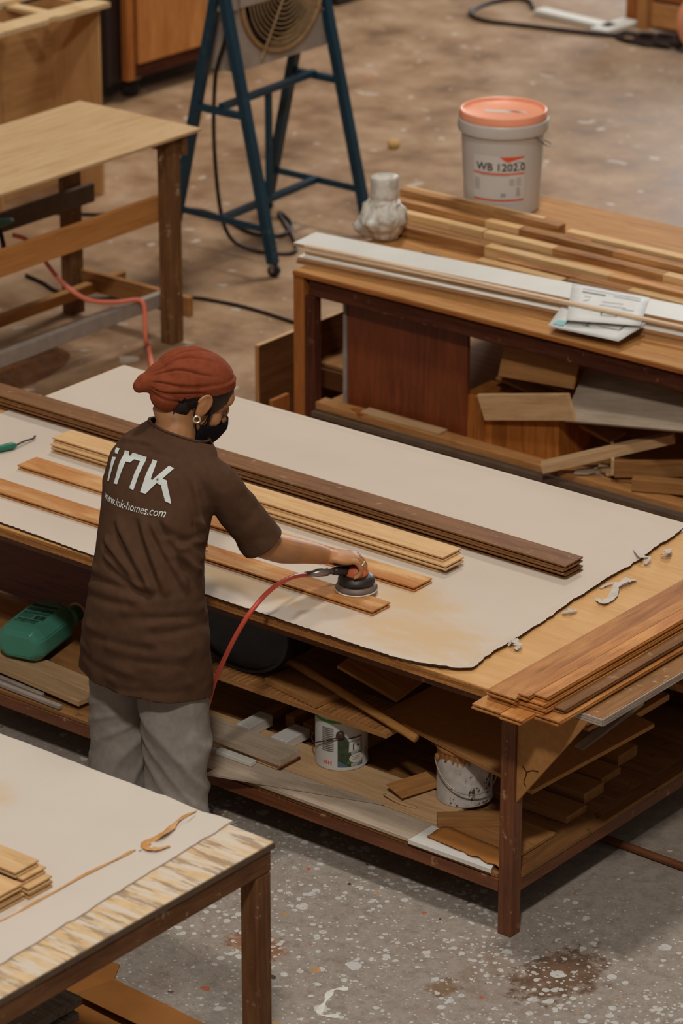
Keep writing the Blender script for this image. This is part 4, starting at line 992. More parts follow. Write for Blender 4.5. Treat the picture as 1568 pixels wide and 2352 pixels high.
tag(bx('tape_piece', -2.50, -2.42, 2.845, 2.862, .7505, .760, m_dark_grey_rail), 'small dark clip on the bench behind the white board', 'clip')

# ---------------------------------------------------------------- plastic-wrapped bottle
bc_ = (-2.735, 2.925, .7505)
prof = [(0, 0), (.045, 0), (.072, .018), (.092, .05), (.096, .08), (.085, .11), (.066, .135), (.052, .15), (.048, .158), (.052, .17), (.052, .235), (.047, .243), (0, .244)]
bm = lathe_bm(prof, 32)
bmesh.ops.subdivide_edges(bm, edges=bm.edges[:], cuts=2, use_grid_fill=True)
for v in bm.verts:
    if v.co.z > .003:
        n1 = noise.noise(v.co*16); n2 = noise.noise(v.co*45 + Vector((3, 1, 4)))
        amp = 1.0 if v.co.z < .15 else .35
        d = Vector((v.co.x, v.co.y, 0)); d = d.normalized() if d.length > 1e-5 else Vector((0, 0, 0))
        n3 = noise.noise(v.co*90 + Vector((1, 7, 2))); v.co += d*(n1*.022*amp + n2*.012*amp + n3*.005*amp)
        if v.co.z < .14: v.co += Vector((-.012, -.010, 0))*(.5 + .5*n1)
bt = NT('crinkled_film', .28, .5); v_ = bt.coords((1, 1, 1), rnd=False)
bt.color(bt.ramp(bt.noise(v_, 18, 5, .65), [(.32, alb('#A39480')), (.5, alb('#C0B6A8')), (.7, alb('#D2CCC2'))])); bt.bump(bt.noise(v_, 30, 5, .7, 1.0), .5, .01)
wbot = mobj('wrapped_bottle', bm, bt.m, None, Matrix.Translation(bc_), True)
tag(wbot, 'bottle bundled in crinkled clear film at the left of the rear bench', 'bottle')

# ================================================================ plywood table at the back left
lt = thing('plywood_table', (-4.27, 2.6, 0), 'birch plywood table on weathered legs at the back left', 'table')
bx('tabletop', -4.60, -3.935, 1.2, 3.262, .876, .89, m_left_ply, lt)
for lx, ly in ((-4.03, 3.095), (-4.60, 3.115), (-4.03, 1.3), (-4.62, 2.60)):
    bx('leg', lx, lx+.062, ly, ly+.075, 0, .875, m_left_leg, lt, .003)
bx('end_rail', -4.60, -3.955, 3.172, 3.20, .79, .872, m_left_leg, lt) 
bx('wide_rail', -4.055, -4.032, 1.3, 3.17, .515, .622, m_left_rail, lt)
bx('lower_rail', -4.065, -4.032, 1.3, 3.17, .150, .208, m_grey_rail, lt)
bx('back_rail', -4.53, -4.505, 1.9, 3.235, .478, .558, m_dark_grey_rail, lt)
bx('cross_rail', -4.60, -3.94, 3.172, 3.200, .105, .19, m_scrap, lt)
bx('back_lower_rail', -4.495, -4.455, 1.9, 3.36, .105, .150, m_scrap, lt)
tg = thing('drill', (-4.48, 2.66, .56), 'green power tool hanging at the left frame edge', 'tool')
T0 = Vector((-4.44, 2.678, 0.5475)); T1 = Vector((-4.44, 2.504, 0.5594))
mobj('barrel', tube_bm([T0, T0.lerp(T1, .15), T0.lerp(T1, .6), T1], [.008, .014, .022, .024], 14), m_green_tool, tg, smooth=True)
tube('grip', [T0.lerp(T1, .5), T0.lerp(T1, .35) + Vector((0, 0, -.09)), T0.lerp(T1, .35) + Vector((0, 0, -.14))], .010, m_rubber, tg, 10, 4)
coral = tube('air_hose', [(-4.44, 2.675, 0.484), (-4.4, 2.708, 0.4654), (-4.25, 2.626, 0.4614), (-4.2, 2.634, 0.4058), (-4.12, 2.634, 0.3491), (-4.06, 2.694, 0.2856), (-4.03, 2.815, 0.2489), (-4.030, 2.955, .221), (-4.015, 2.975, .207), (-4.005, 2.975, .17), (-3.99, 2.96, .06), (-3.997, 2.986, 0.012), (-3.784, 2.772, 0.008), (-3.522, 2.537, 0.008), (-3.201, 2.311, 0.008)], .0095, m_coral_hose, None, 10, 8)
tag(coral, 'coral red air hose drooping from the green tool over the grey rail', 'hose')
G6 = 'black cables on the workshop floor'
tag(tube('black_cable', [(-5.663, 4.069, 0.008), (-5.603, 4.092, 0.008), (-5.531, 4.132, 0.008), (-5.382, 4.235, 0.008), (-5.287, 4.397, 0.008), (-5.235, 4.612, 0.008)], .008, m_cable, None, 8, 8), 'black cable lying behind the legs of the plywood table', 'cable', G6)
tag(tube('black_cable', [(-5.671, 4.02, 0.008), (-5.655, 4.119, 0.008), (-5.639, 4.218, 0.008), (-5.582, 4.334, 0.008)], .008, m_cable, None, 8, 8), 'short loop of black cable at the far left under the plywood table', 'cable', G6)
tag(tube('black_cable', [(-5.05, 3.368, 0.008), (-4.918, 3.337, 0.008), (-4.801, 3.295, 0.008), (-4.629, 3.3, 0.008), (-4.535, 3.389, 0.008), (-4.326, 3.572, 0.008), (-4.173, 3.621, 0.008), (-3.991, 3.635, 0.008), (-3.71, 3.61, 0.008)], .008, m_cable, None, 8, 8), 'black cable running from the plywood table to the rear bench', 'cable', G6)
# shavings in a heap on the floor
bm = bmesh.new(); bmesh.ops.create_grid(bm, x_segments=40, y_segments=40, size=.5)
for v in bm.verts:
    r = v.co.length/.5; h = max(0, 1-r**1.5); v.co.z = h*(.05 + .035*noise.noise(v.co*14) + .03*noise.noise(v.co*40)) - .002
sh = mobj('wood_shavings', bm, wood('shavings', '#8A5A34', '#3E2818', gs=2.5, rndv=0, bump=.6), None, Matrix.Translation((-4.30, 2.35, 0)) @ Matrix.Diagonal((.42, .9, 1, 1)))
tag(sh, 'dark heap of wood shavings on the floor under the plywood table', 'shavings', kind='stuff')

# ================================================================ fan on a blue steel stand
fs = thing('industrial_fan', (-4.52, 4.4, 0), 'square grey fan on a blue steel trestle with casters', 'fan')
def bar(name, a, b, w, d, mat, parent, wdir=(1, 0, 0)):
    a, b = Vector(a), Vector(b); M3 = frame(b-a, wdir); L = (b-a).length
    return mobj(name, box_bm(L, w, d, .002), mat, parent, Matrix.Translation((a+b)/2) @ M3.to_4x4())
for fy, s in ((4.04, 1), (4.76, -1)):
    dx = -.05 if fy > 4.5 else 0
    for fx, ap in ((-4.795+dx, -4.475+dx), (-4.215+dx, -4.535+dx)):
        bar('stand_leg', (fx, fy, .06), (ap, fy + s*.012, 1.42), .042, .042, m_blue, fs)
    bar('stand_bar', (-4.745+dx, fy, .205), (-4.275+dx, fy, .205), .03, .012, m_blue, fs, (0, 0, 1))
    bar('stand_bar', (-4.632+dx, fy, .69), (-4.385+dx, fy, .69), .03, .03, m_blue, fs, (0, 0, 1))
    for fx in (-4.80+dx, -4.21+dx):
        w = mobj('caster', lathe_bm([(0, -.013), (.022, -.013), (.028, -.009), (.028, .009), (.022, .013), (0, .013)], 24), m_rubber, fs,
                 Matrix.Translation((fx, fy, .029)) @ Matrix.Rotation(R(90), 4, 'X') @ Matrix.Rotation(R(25), 4, 'Y'), True)
        bar('caster_fork', (fx, fy-.017, .022), (fx, fy-.017, .066), .02, .003, m_steel, w); bar('caster_fork', (fx, fy+.017, .022), (fx, fy+.017, .066), .02, .003, m_steel, w)
bar('stand_bar', (-4.51, 4.05, .205), (-4.56, 4.75, .205), .03, .03, m_blue, fs)
bar('stand_bar', (-4.51, 4.05, .705), (-4.56, 4.75, .705), .03, .03, m_blue, fs)
bar('stand_post', (-4.535, 4.40, .22), (-4.535, 4.40, .69), .026, .026, m_blue, fs)
# square housing with round opening
FC = Vector((-4.50, 4.45, 1.155)); hw, rr_ = .315, .262
bm = bmesh.new(); n = 48; inn, out = [], []
for k in range(n):
    a = 2*pi*k/n; c_, s_ = cos(a), sin(a); q = hw/max(abs(c_), abs(s_))
    inn.append(bm.verts.new((0, rr_*c_, rr_*s_))); out.append(bm.verts.new((0, q*c_, q*s_)))
for k in range(n): bm.faces.new((inn[k], out[k], out[(k+1) % n], inn[(k+1) % n]))
e_ = bmesh.ops.extrude_face_region(bm, geom=bm.faces[:]); bmesh.ops.translate(bm, verts=[g for g in e_['geom'] if isinstance(g, bmesh.types.BMVert)], vec=(-.012, 0, 0))
bmesh.ops.recalc_face_normals(bm, faces=bm.faces)
FM = Matrix.Translation(FC)
housing = mobj('housing_plate', bm, m_fan_grey, fs, FM)
for s_ in (-1, 1):
    bx('housing_side', FC.x-.16, FC.x-.0125, FC.y+s_*.305-.006, FC.y+s_*.305+.006, FC.z-hw, FC.z+hw, m_fan_grey, housing, .001)
    bx('housing_side', FC.x-.16, FC.x-.0125, FC.y-.298, FC.y+.298, FC.z+s_*.305-.006, FC.z+s_*.305+.006, m_fan_grey, housing, .001)
RY = Matrix.Rotation(R(90), 4, 'Y')
mobj('intake_ring', lathe_bm([(rr_-.002, -.12), (rr_, .010), (rr_+.008, .022), (rr_+.020, .016), (rr_+.024, .001), (rr_+.010, .0), (rr_+.004, -.12)], 56), m_fan_ring, fs, FM @ RY, True)
mobj('rear_plate', lathe_bm([(0, -.135), (rr_, -.135), (rr_, -.125), (0, -.125)], 40), m_fan_dark, fs, FM @ RY)
for k in range(10):
    r_ = .045 + k*.0215
    tube('guard_wire', [FC + Vector((.026 - .006*(k/9)**2, r_*cos(a), r_*sin(a))) for a in [2*pi*q/32 for q in range(32)]], .0028, m_fan_wire, fs, 6, 0, True, True)
for a in (R(62), R(152), R(242), R(332)):
    d_ = Vector((0, cos(a), sin(a))); bar('guard_spoke', FC + d_*.03 + Vector((.03, 0, 0)), FC + d_*.325 + Vector((.012, 0, 0)), .010, .005, m_fan_wire, fs)
mobj('hub', lathe_bm([(0, -.10), (.06, -.10), (.06, -.02), (.045, -.01), (0, -.008)], 32), m_fan_dark, fs, FM @ RY, True)
for k in range(5):
    a = 2*pi*k/5 + .3; bm = bmesh.new(); R0, R1 = .05, .245; g = []
    for i in range(7):
        u = i/6; r_ = R0 + (R1-R0)*u; w_ = .045 + .05*u; g.append([bm.verts.new((-.06 + .03*s_, r_*cos(a) - s_*w_*sin(a), r_*sin(a) + s_*w_*cos(a))) for s_ in (-1, 1)])
    for p, q in zip(g, g[1:]): bm.faces.new((p[0], p[1], q[1], q[0]))
    o = mobj('blade', bm, m_fan_dark, fs, FM, True); o.modifiers.new('thickness', 'SOLIDIFY').thickness = .004
bx('motor_bracket', FC.x+.016, FC.x+.024, FC.y-.30, FC.y-.10, FC.z-.03, FC.z+.09, m_fan_grey, fs)
bx('switch_box', FC.x-.05, FC.x+.03, FC.y-.40, FC.y-.325, FC.z-.03, FC.z+.06, m_fan_grey, fs)
cab_ = tube('power_cable', [FC + Vector((-.02, -.36, -.04)), FC + Vector((-.02, -.35, -.15)), (-4.60, 4.12, .80), (-4.60, 4.11, .45), (-4.58, 4.15, .12), (-4.50, 4.24, .012), (-4.35, 4.36, .010), (-4.764, 4.739, 0.01), (-4.612, 4.649, 0.01), (-4.54, 4.499, 0.01), (-4.616, 4.438, 0.01), (-4.711, 4.445, 0.01), (-4.886, 4.514, 0.01), (-5.05, 4.552, 0.01), (-5.143, 4.521, 0.01)], .009, m_cable, None, 8, 8)
tag(cab_, 'black power cable hanging from the fan and looped on the floor', 'cable')

# ================================================================ cabinets at the back left
pcab = thing('plywood_cabinet', (-5.75, 4.1, 0), 'open plywood cabinet carcass behind the plywood table', 'cabinet')
bx('back_panel', -5.90, -5.885, 3.2, 4.46, 0, .90, m_cab_ply, pcab)
bx('side_panel', -5.90, -5.60, 4.46, 4.478, 0, .90, m_cab_ply, pcab)
bx('side_panel', -5.90, -5.60, 3.2, 3.218, 0, .90, m_cab_ply, pcab)
bx('divider', -5.884, -5.60, 3.795, 3.812, 0, .90, m_cab_ply, pcab)
prism('top_board', [(-.02, -.65), (.07, -.65), (.07, .05), (.052, .07), (.052, .12), (.035, .14), (.035, .36), (.07, .38), (.07, .44), (-.02, .44)] if False else [(-.08, -.85), (.04, -.85), (.04, .08), (.022, .10), (.022, .145), (.040, .165), (.04, .49), (-.08, .49)], .022, m_cab_edge, pcab, Matrix.Translation((-5.585, 4.0, .923)))
for k in range(4):
    bx('top_slat', -5.90+.0, -5.68, 3.25+.30*k, 3.32+.30*k, .901, .919, m_cab_edge, pcab)
bx('top_rail', -5.92, -5.87, 3.2, 4.478, .920, .945, m_cab_edge, pcab)
ccab = thing('cupboard', (-6.9, 6.1, 0), 'dark cupboard with orange wooden door on casters behind the fan', 'cupboard')
bx('carcass', -7.2, -6.60, 5.60, 5.63, .11, 1.3, m_cab_dark, ccab)
bx('stile', -6.625, -6.585, 5.735, 5.79, .11, 1.3, m_post, ccab)
bx('side_panel', -7.2, -6.63, 5.632, 5.78, .11, 1.3, m_cab_dark, ccab)
bx('plinth', -7.2, -6.60, 5.792, 7.0, .11, .185, m_bench_frame, ccab)
bx('body', -7.2, -6.60, 5.80, 7.0, .186, 1.3, m_cab_dark, ccab)
bx('door', -6.599, -6.575, 5.812, 6.49, .188, 1.28, m_door, ccab)
bx('door', -6.599, -6.575, 6.50, 7.0, .188, 1.28, m_door, ccab)
for (px, py) in ((-6.66, 5.83), (-6.66, 6.9), (-7.1, 5.83)):
    mobj('caster', lathe_bm([(0, -.018), (.038, -.018), (.045, -.012), (.045, .012), (.038, .018), (0, .018)], 24), m_rubber, ccab, Matrix.Translation((px, py, .046)) @ Matrix.Rotation(R(60), 4, 'Z') @ Matrix.Rotation(R(90), 4, 'X'), True)
    bx('caster_plate', px-.04, px+.04, py-.04, py+.04, .094, .1095, m_steel, ccab)
# far background
dk = bx('dark_chest', -8.2, -7.02, 7.98, 8.62, 0, .35, m_cab_dark); 
tag(dk, 'dark chest on the floor at the far back', 'chest')
lump = bmesh.new(); bmesh.ops.create_icosphere(lump, subdivisions=2, radius=.032)
for v in lump.verts: v.co *= 1 + .25*noise.noise(v.co*40); v.co.z *= .8
tag(mobj('foam_lump', lump, plain('yellow_foam', '#C09A62', .8, .1, .1, 20), None, Matrix.Translation((-5.03, 5.94, .020)), True), 'small yellow lump on the brown floor behind the rear bench', 'lump')
tag(tube('black_cable', [(-6.101, 8.596, 0.012), (-6.221, 8.721, 0.012), (-6.325, 8.716, 0.012), (-6.374, 8.533, 0.012), (-6.33, 8.309, 0.012), (-6.167, 8.211, 0.012), (-5.928, 8.253, 0.012), (-5.625, 8.322, 0.012), (-5.355, 8.392, 0.012)], .012, m_cable, None, 8, 8), 'black cable looping across the pale floor at the far right', 'cable', G6)
for k in range(6):
    cx, cy = -5.22 + .10*k, 8.40 + .015*k; rr2 = .17 - .012*k
    pts_ = [Vector((cx + rr2*cos(a), cy + .5*rr2*sin(a), .014 + .012*k + .006*sin(3*a))) for a in [2*pi*q/20 for q in range(20)]]
    tag(tube('cable_coil', pts_, .013, m_cable, None, 8, 0, True, True), ('largest', 'second', 'third', 'fourth', 'fifth', 'smallest')[k] + ' black cable coil of the tangle before the far wooden crate', 'cable', 'tangled black cables at the far right')
tag(board('white_plank', (-6.047, 8.52, 0.03), (-5.5, 8.455, 0.03), (-.3, 1, 0), .09, .025, m_white_board), 'long white plank on the floor at the far right', 'plank')
tag(board('white_plank', (-5.445, 8.376, 0.03), (-5.436, 8.68, 0.03), (-.7, .6, 0), .12, .025, m_white_board), 'short white plank lying before the far wooden crate', 'plank')
wc = thing('wooden_crate', (-5.3, 8.8, 0), 'brown wooden crate at the far right edge', 'crate')
bx('post', -5.56, -5.47, 8.72, 8.81, 0, .6, m_post, wc); bx('post', -5.42, -5.36, 8.62, 8.70, 0, .6, m_scrap, wc)
for k in range(4): bx('slat', -5.352, -4.5, 8.66, 8.68, .02+.15*k, .15+.15*k, m_post if k % 2 else m_scrap, wc)
bx('side_panel', -5.50, -5.44, 8.82, 9.5, 0, .6, m_bench_frame, wc)
bx('floor_board', -5.35, -4.5, 8.70, 9.4, .02, .04, m_scrap, wc)
ow = mobj('orange_reel', lathe_bm([(0, -.04), (.16, -.04), (.17, -.03), (.17, .03), (.16, .04), (0, .04)], 32), m_lid, None, Matrix.Translation((-4.80, 8.36, .171)) @ Matrix.Rotation(R(90), 4, 'X') , True)
tag(ow, 'salmon round reel at the far right frame edge', 'reel')

# ================================================================ the person sanding
def ring_tube(bm, secs, seg=28):
    """loft: secs = (centre, ax, ay, M3 or None) elliptical rings, capped"""
    rings = []
    for c, ax_, ay_, M3 in secs:
        c = Vector(c); rr = []
        for k in range(seg):
            a = 2*pi*k/seg; p = Vector((ax_*cos(a), ay_*sin(a), 0))
            rr.append(bm.verts.new(c + (M3 @ p if M3 is not None else p)))
        rings.append(rr)
    for A, B in zip(rings, rings[1:]):
        for k in range(seg): bm.faces.new((A[k], A[(k+1) % seg], B[(k+1) % seg], B[k]))
    bm.faces.new(rings[0][::-1]); bm.faces.new(rings[-1])
def limb(bm, pts, rad, seg=18, flat=1.0, n=5):
    P = spline(pts, n); m = len(rad)-1; rr = []
    for i in range(len(P)):
        u = i/(len(P)-1)*m; j = min(int(u), m-1); rr.append(rad[j] + (rad[j+1]-rad[j])*(u-j))
    tube_bm(P, rr, seg, bm)
    for p, r in ((P[0], rr[0]), (P[-1], rr[-1])): bmesh.ops.create_uvsphere(bm, u_segments=16, v_segments=10, radius=r*.99, matrix=Matrix.Translation(p))
def ell(bm, c, r, M3=None):
    M = Matrix.Translation(c) @ (M3.to_4x4() if M3 is not None else Matrix.Identity(4)) @ Matrix.Diagonal((r[0], r[1], r[2], 1))
    bmesh.ops.create_uvsphere(bm, u_segments=28, v_segments=18, radius=1, matrix=M)
def fuse(bm, voxel, smooth=4):
    """one continuous skin over overlapping solids"""
    bmesh.ops.recalc_face_normals(bm, faces=bm.faces)
    me = bpy.data.meshes.new('tmp'); bm.to_mesh(me); bm.free(); o = bpy.data.objects.new('tmp', me); COL.objects.link(o)
    r = o.modifiers.new('r', 'REMESH'); r.mode = 'VOXEL'; r.voxel_size = voxel
    if smooth:
        s = o.modifiers.new('s', 'SMOOTH'); s.factor = .5; s.iterations = smooth
    dg = bpy.context.evaluated_depsgraph_get(); dg.update(); ev = o.evaluated_get(dg)
    out = bmesh.new(); m2 = bpy.data.meshes.new_from_object(ev); out.from_mesh(m2)
    bpy.data.objects.remove(o); bpy.data.meshes.remove(me); bpy.data.meshes.remove(m2)
    out.normal_update(); return out
def cut(bm, co, no):
    """clean edge: drop everything on the side no points to"""
    bmesh.ops.bisect_plane(bm, geom=bm.verts[:]+bm.edges[:]+bm.faces[:], plane_co=co, plane_no=no, clear_outer=True)
def sstep(a, b, x):
    t = max(0, min(1, (x-a)/(b-a))); return t*t*(3-2*t)
Vz = Vector((0, 0, 1))

# joints
HIP = Vector((-1.0, -.36, .80)); NECK = Vector((-1.032, -.195, 1.322))
SHR, ELR, WRR = Vector((-.868, -.222, 1.226)), Vector((-.790, -.105, 1.010)), Vector((-.792, .165, .885))
SHL, ELL, WRL = Vector((-1.185, -.205, 1.195)), Vector((-1.245, -.02, 1.00)), Vector((-1.31, .06, .868))
HC = Vector((-1.005, -.115, 1.405))                 # head centre
hd = Vector((.474, .88, 0)).normalized(); tilt = R(33)
HF = (hd*cos(tilt) - Vz*sin(tilt)).normalized(); HU = (hd*sin(tilt) + Vz*cos(tilt)).normalized(); HR = HF.cross(HU).normalized()
HM = Matrix((HR, HF, HU)).transposed()              # columns: right, forward, up
def hp_(x, y, z): return HC + HM @ Vector((x, y, z))

bm = bmesh.new()
# head, jaw, nose, brow, ears, neck
ell(bm, hp_(0, -.010, .022), (.074, .096, .088), HM)
ell(bm, hp_(0, .028, -.045), (.056, .060, .070), HM)
ell(bm, hp_(0, .060, -.100), (.029, .028, .026), HM)
ell(bm, hp_(0, .066, .026), (.056, .022, .030), HM)
ell(bm, hp_(0, .098, -.036), (.0135, .018, .012), HM); ell(bm, hp_(0, .092, -.016), (.009, .014, .024), HM)
for s in (-1, 1):
    ell(bm, hp_(s*.034, .056, -.040), (.024, .020, .026), HM)
    ell(bm, hp_(s*.075, -.012, -.018), (.008, .020, .033), HM); ell(bm, hp_(s*.079, -.018, -.008), (.006, .015, .024), HM)
    tube_bm([hp_(s*(.080+.004*sin(a)), -.016 + .019*cos(a), -.012 + .030*sin(a)) for a in [pi*q/10 - .6 for q in range(13)]], .0042, 8, bm)
limb(bm, [hp_(0, -.035, -.035), hp_(0, -.05, -.09), NECK + Vector((0, .01, .02)), NECK + Vector((0, -.02, -.08))], [.054, .051, .056, .075])
# trunk and legs (under the clothes)
ring_tube(bm, [((-1.0, -.36, .70), .135, .10, None), ((-1.0, -.355, .85), .15, .105, None), ((-1.005, -.325, 1.0), .125, .09, None), ((-1.018, -.27, 1.14), .145, .095, None), ((-1.022, -.235, 1.22), .12, .07, None), (NECK + Vector((0, -.01, -.05)), .05, .05, None)])
for s in (-1, 1):
    limb(bm, [HIP + Vector((s*.085, 0, -.04)), (-1.0+s*.108, -.355, .45), (-1.0+s*.118, -.365, .10)], [.085, .055, .040])
    ell(bm, (-1.0+s*.122, -.32, .045), (.038, .11, .035))
# arms
limb(bm, [NECK + Vector((.07, -.02, -.10)), SHR + Vector((-.012, 0, -.008)), SHR.lerp(ELR, .5) + Vector((.006, -.006, 0)), ELR], [.03, .044, .043, .040])
limb(bm, [ELR, ELR.lerp(WRR, .3) + Vector((.003, 0, -.004)), ELR.lerp(WRR, .7), WRR], [.0405, .041, .033, .0255])
limb(bm, [NECK + Vector((-.07, -.02, -.10)), SHL + Vector((.012, 0, -.008)), SHL.lerp(ELL, .5), ELL], [.03, .044, .043, .040])
limb(bm, [ELL, ELL.lerp(WRL, .3), ELL.lerp(WRL, .7), WRL], [.0405, .041, .033, .0255])
def hand(bm, wrist, fwd, back, side, curl, spread, grip_r=None):
    """palm and five separate fingers; side = towards the thumb, back = out of the back of the hand"""
    fwd = fwd.normalized(); side = (side - fwd*side.dot(fwd)).normalized(); back = (back - fwd*back.dot(fwd) - side*back.dot(side)).normalized()
    M3 = Matrix((side, fwd, back)).transposed()
    def q(x, y, z): return wrist + M3 @ Vector((x, y, z))
    ell(bm, q(0, .045, .0), (.040, .050, .0165), M3); ell(bm, q(.004, .070, .001), (.038, .026, .0145), M3)
    ell(bm, q(0, .012, 0), (.029, .030, .0185), M3); ell(bm, q(.026, .028, -.008), (.017, .028, .015), M3)
    tips = []
    for (x, y0, L, r, cu) in ((.030, .086, .070, .0088, curl[0]), (.0105, .091, .078, .0092, curl[1]), (-.0095, .088, .072, .0088, curl[2]), (-.0285, .079, .058, .0078, curl[3])):
        p = [q(x, y0-.03, -.001), q(x*1.05, y0, .001)]; a = 0; pos = Vector((x*1.05, y0, .001)); sp = spread*x/.03
        for seg_l, da in ((.46, cu[0]), (.30, cu[1]), (.24, cu[2])):
            a += R(da); pos = pos + Vector((sp*seg_l*L, L*seg_l*cos(a), -L*seg_l*sin(a))); p.append(q(*pos))
        P = p; tube_bm(spline(P, 4), [r*1.02]*9 + [r*.95]*4 + [r*.82]*4, 12, bm) if len(spline(P, 4)) == 17 else tube_bm(spline(P, 4), r*.92, 12, bm)
        for pp in P[1:]: bmesh.ops.create_uvsphere(bm, u_segments=12, v_segments=8, radius=r*(1.02 if pp is not P[-1] else .84), matrix=Matrix.Translation(pp))
        tips.append(P)
    th = [q(.026, .020, -.006), q(.043, .042, -.016), q(.048, .066, -.026), q(.040, .088, -.034)]
    tube_bm(spline(th, 4), [.013]*4 + [.0115]*4 + [.0100]*5, 12, bm)
    bmesh.ops.create_uvsphere(bm, u_segments=12, v_segments=8, radius=.0098, matrix=Matrix.Translation(th[-1]))
    return tips
grip = [(38, 48, 40), (42, 50, 42), (44, 52, 42), (46, 52, 40)]
hf = Vector((.62, .74, -.18))
tipsR = hand(bm, WRR + Vector((.004, .006, -.001)), hf, Vector((.10, .10, 1)), Vector((-.78, .62, .05)), grip, .10)
tipsL = hand(bm, WRL, Vector((.10, .95, -.28)), Vector((0, .1, 1)), Vector((.9, -.3, 0)), [(18, 20, 14)]*4, .25)
bm = fuse(bm, .0036, 3)
person = mobj('person', bm, m_skin, None, None, True)
tag(person, 'person in brown t-shirt, rust headscarf and black mask bending to sand a plank', 'person')

# ---------------------------------------------------------------- t-shirt
bm = bmesh.new()
TORSO = [(.56, -.998, -.372, .205, .158), (.66, -.998, -.370, .202, .156), (.78, -1.0, -.366, .196, .150), (.90, -1.004, -.352, .178, .136), (1.0, -1.012, -.328, .166, .126), (1.09, -1.022, -.295, .172, .124), (1.17, -1.032, -.262, .182, .118),
    (1.235, -1.036, -.236, .178, .104), (1.28, -1.034, -.214, .156, .086), (1.312, -1.034, -.197, .112, .072), (1.34, -1.032, -.185, .074, .064)]
ring_tube(bm, [((cx, cy, z), ax_, ay_, None) for z, cx, cy, ax_, ay_ in TORSO], 56)
def sleeve(S, E, side):
    d = (E-S).normalized()
    limb(bm, [S + Vector((-side*.06, -.01, .002)), S + d*.02, S.lerp(E, .5), S.lerp(E, 1.0), S.lerp(E, 1.22)], [.060, .058, .059, .064, .068], 32)
sleeve(SHR, ELR, 1); sleeve(SHL, ELL, -1)
bm = fuse(bm, .0060, 6)
dR, dL = (ELR-SHR).normalized(), (ELL-SHL).normalized()
cut_e = SHR.lerp(ELR, .84)
# folds: ridges on the back and right flank, each a line from a to b in (x, z) of the back
folds = [  # from, to, height, half width
 ((-1.052, -.408, 1.107), (-.904, -.441, .957), .016, .013), ((-.979, -.394, 1.127), (-.876, -.421, .951), .016, .012), ((-.917, -.369, 1.135), (-.841, -.329, .974), .015, .012), ((-.945, -.389, 1.122), (-.842, -.372, .950), .013, .010),
 ((-1.13, -.43, .955), (-.905, -.440, .959), .011, .013), ((-1.14, -.43, .90), (-.942, -.469, .925), .012, .013), ((-1.088, -.422, 1.052), (-.956, -.451, .984), .013, .011), ((-1.074, -.440, 1.011), (-.925, -.453, .955), .012, .010),
 ((-.851, -.284, 1.069), (-.873, -.370, 1.060), .010, .010), ((-.853, -.288, 1.013), (-.904, -.385, 1.088), .012, .010), ((-.871, -.372, 1.049), (-.846, -.306, .977), .010, .010),
 ((-1.164, -.261, 1.277), (-1.040, -.278, 1.299), .006, .007), ((-1.098, -.282, 1.280), (-.953, -.272, 1.282), .006, .007), ((-1.13, -.29, 1.262), (-1.00, -.30, 1.268), .004, .007),
 ((-1.114, -.481, .805), (-.880, -.473, .817), .007, .013), ((-.887, -.463, .862), (-.841, -.288, .852), .008, .013), ((-1.013, -.515, .782), (-.813, -.410, .776), .007, .014), ((-.973, -.486, .897), (-.830, -.317, .884), .009, .013),
 ((-1.15, -.47, .74), (-.90, -.52, .72), .005, .012), ((-1.0, -.52, .69), (-.80, -.40, .69), .005, .012), ((-.879, -.288, 1.231), (-.850, -.298, 1.099), .010, .010), ((-.854, -.302, 1.13), (-.852, -.279, 1.079), .010, .010)]
FV = [(Vector(a), Vector(b), h, w) for a, b, h, w in folds]
for v in bm.verts:
    x, y, z = v.co; n = v.normal; d = 0
    for A, B, amp, sg in FV:
        e_ = B-A; t = (v.co-A).dot(e_)/e_.length_squared; tt = max(-.05, min(1.05, t)); q = v.co - (A + e_*tt); ds = q.length
        if ds < 4.5*sg:
            side_ = q.dot(n.cross(e_.normalized()))        # valley on the lower side of each ridge
            env = max(0, 1-(abs(t-.5)/.58)**4)
            d += 1.25*amp*env*(math.exp(-(ds/sg)**2) - .55*math.exp(-((side_+1.7*sg)/(.9*sg))**2)*(1 if abs(t-.5) < .6 else 0))
    d += .0030*noise.noise(Vector((x*9, y*9, z*16))) + .0015*noise.noise(Vector((x*26, y*26, z*40)))
    hem = sstep(.80, .62, z); d += hem*.005*sin(9*math.atan2(y+.37, x+1.0) + 2*noise.noise(v.co*5))
    ts = (v.co - SHR).dot(dR)/(ELR-SHR).length
    if x > SHR.x and (v.co-SHR).length < .34 and ts > .1: d += .0035*noise.noise(Vector((ts*7, x*9, z*9)))*sstep(.1, .5, ts)
    v.co += n*d
bmesh.ops.smooth_vert(bm, verts=bm.verts, factor=.4, use_axis_x=True, use_axis_y=True, use_axis_z=True)
cut(bm, (-1, -.37, .640), Vector((-.05, -.12, -1)))
cut(bm, NECK + Vector((0, -.004, -.002)), Vector((.12, .30, 1)))
for S, E in ((SHR, ELR), (SHL, ELL)):     # trim only the sleeve ends
    co = S.lerp(E, .97 if S is SHR else .9); no = (E-S).normalized()
    geom = [f for f in bm.faces if (f.calc_center_median() - E).length < .19 and abs(f.calc_center_median().x + 1.02) > .175]
    vs = {v for f in geom for v in f.verts}; es = {e for f in geom for e in f.edges}
    bmesh.ops.bisect_plane(bm, geom=list(vs)+list(es)+geom, plane_co=co, plane_no=no, clear_outer=True)
bm.normal_update()
loop = [v.co.copy() for v in bm.verts if v.is_boundary and (v.co-NECK).length < .115 and v.co.z > 1.26]
loop.sort(key=lambda p: math.atan2(p.y-NECK.y, p.x-NECK.x))
bv = BVHTree.FromBMesh(bm)
shirt = mobj('t_shirt', bm, m_shirt, person, None, True)
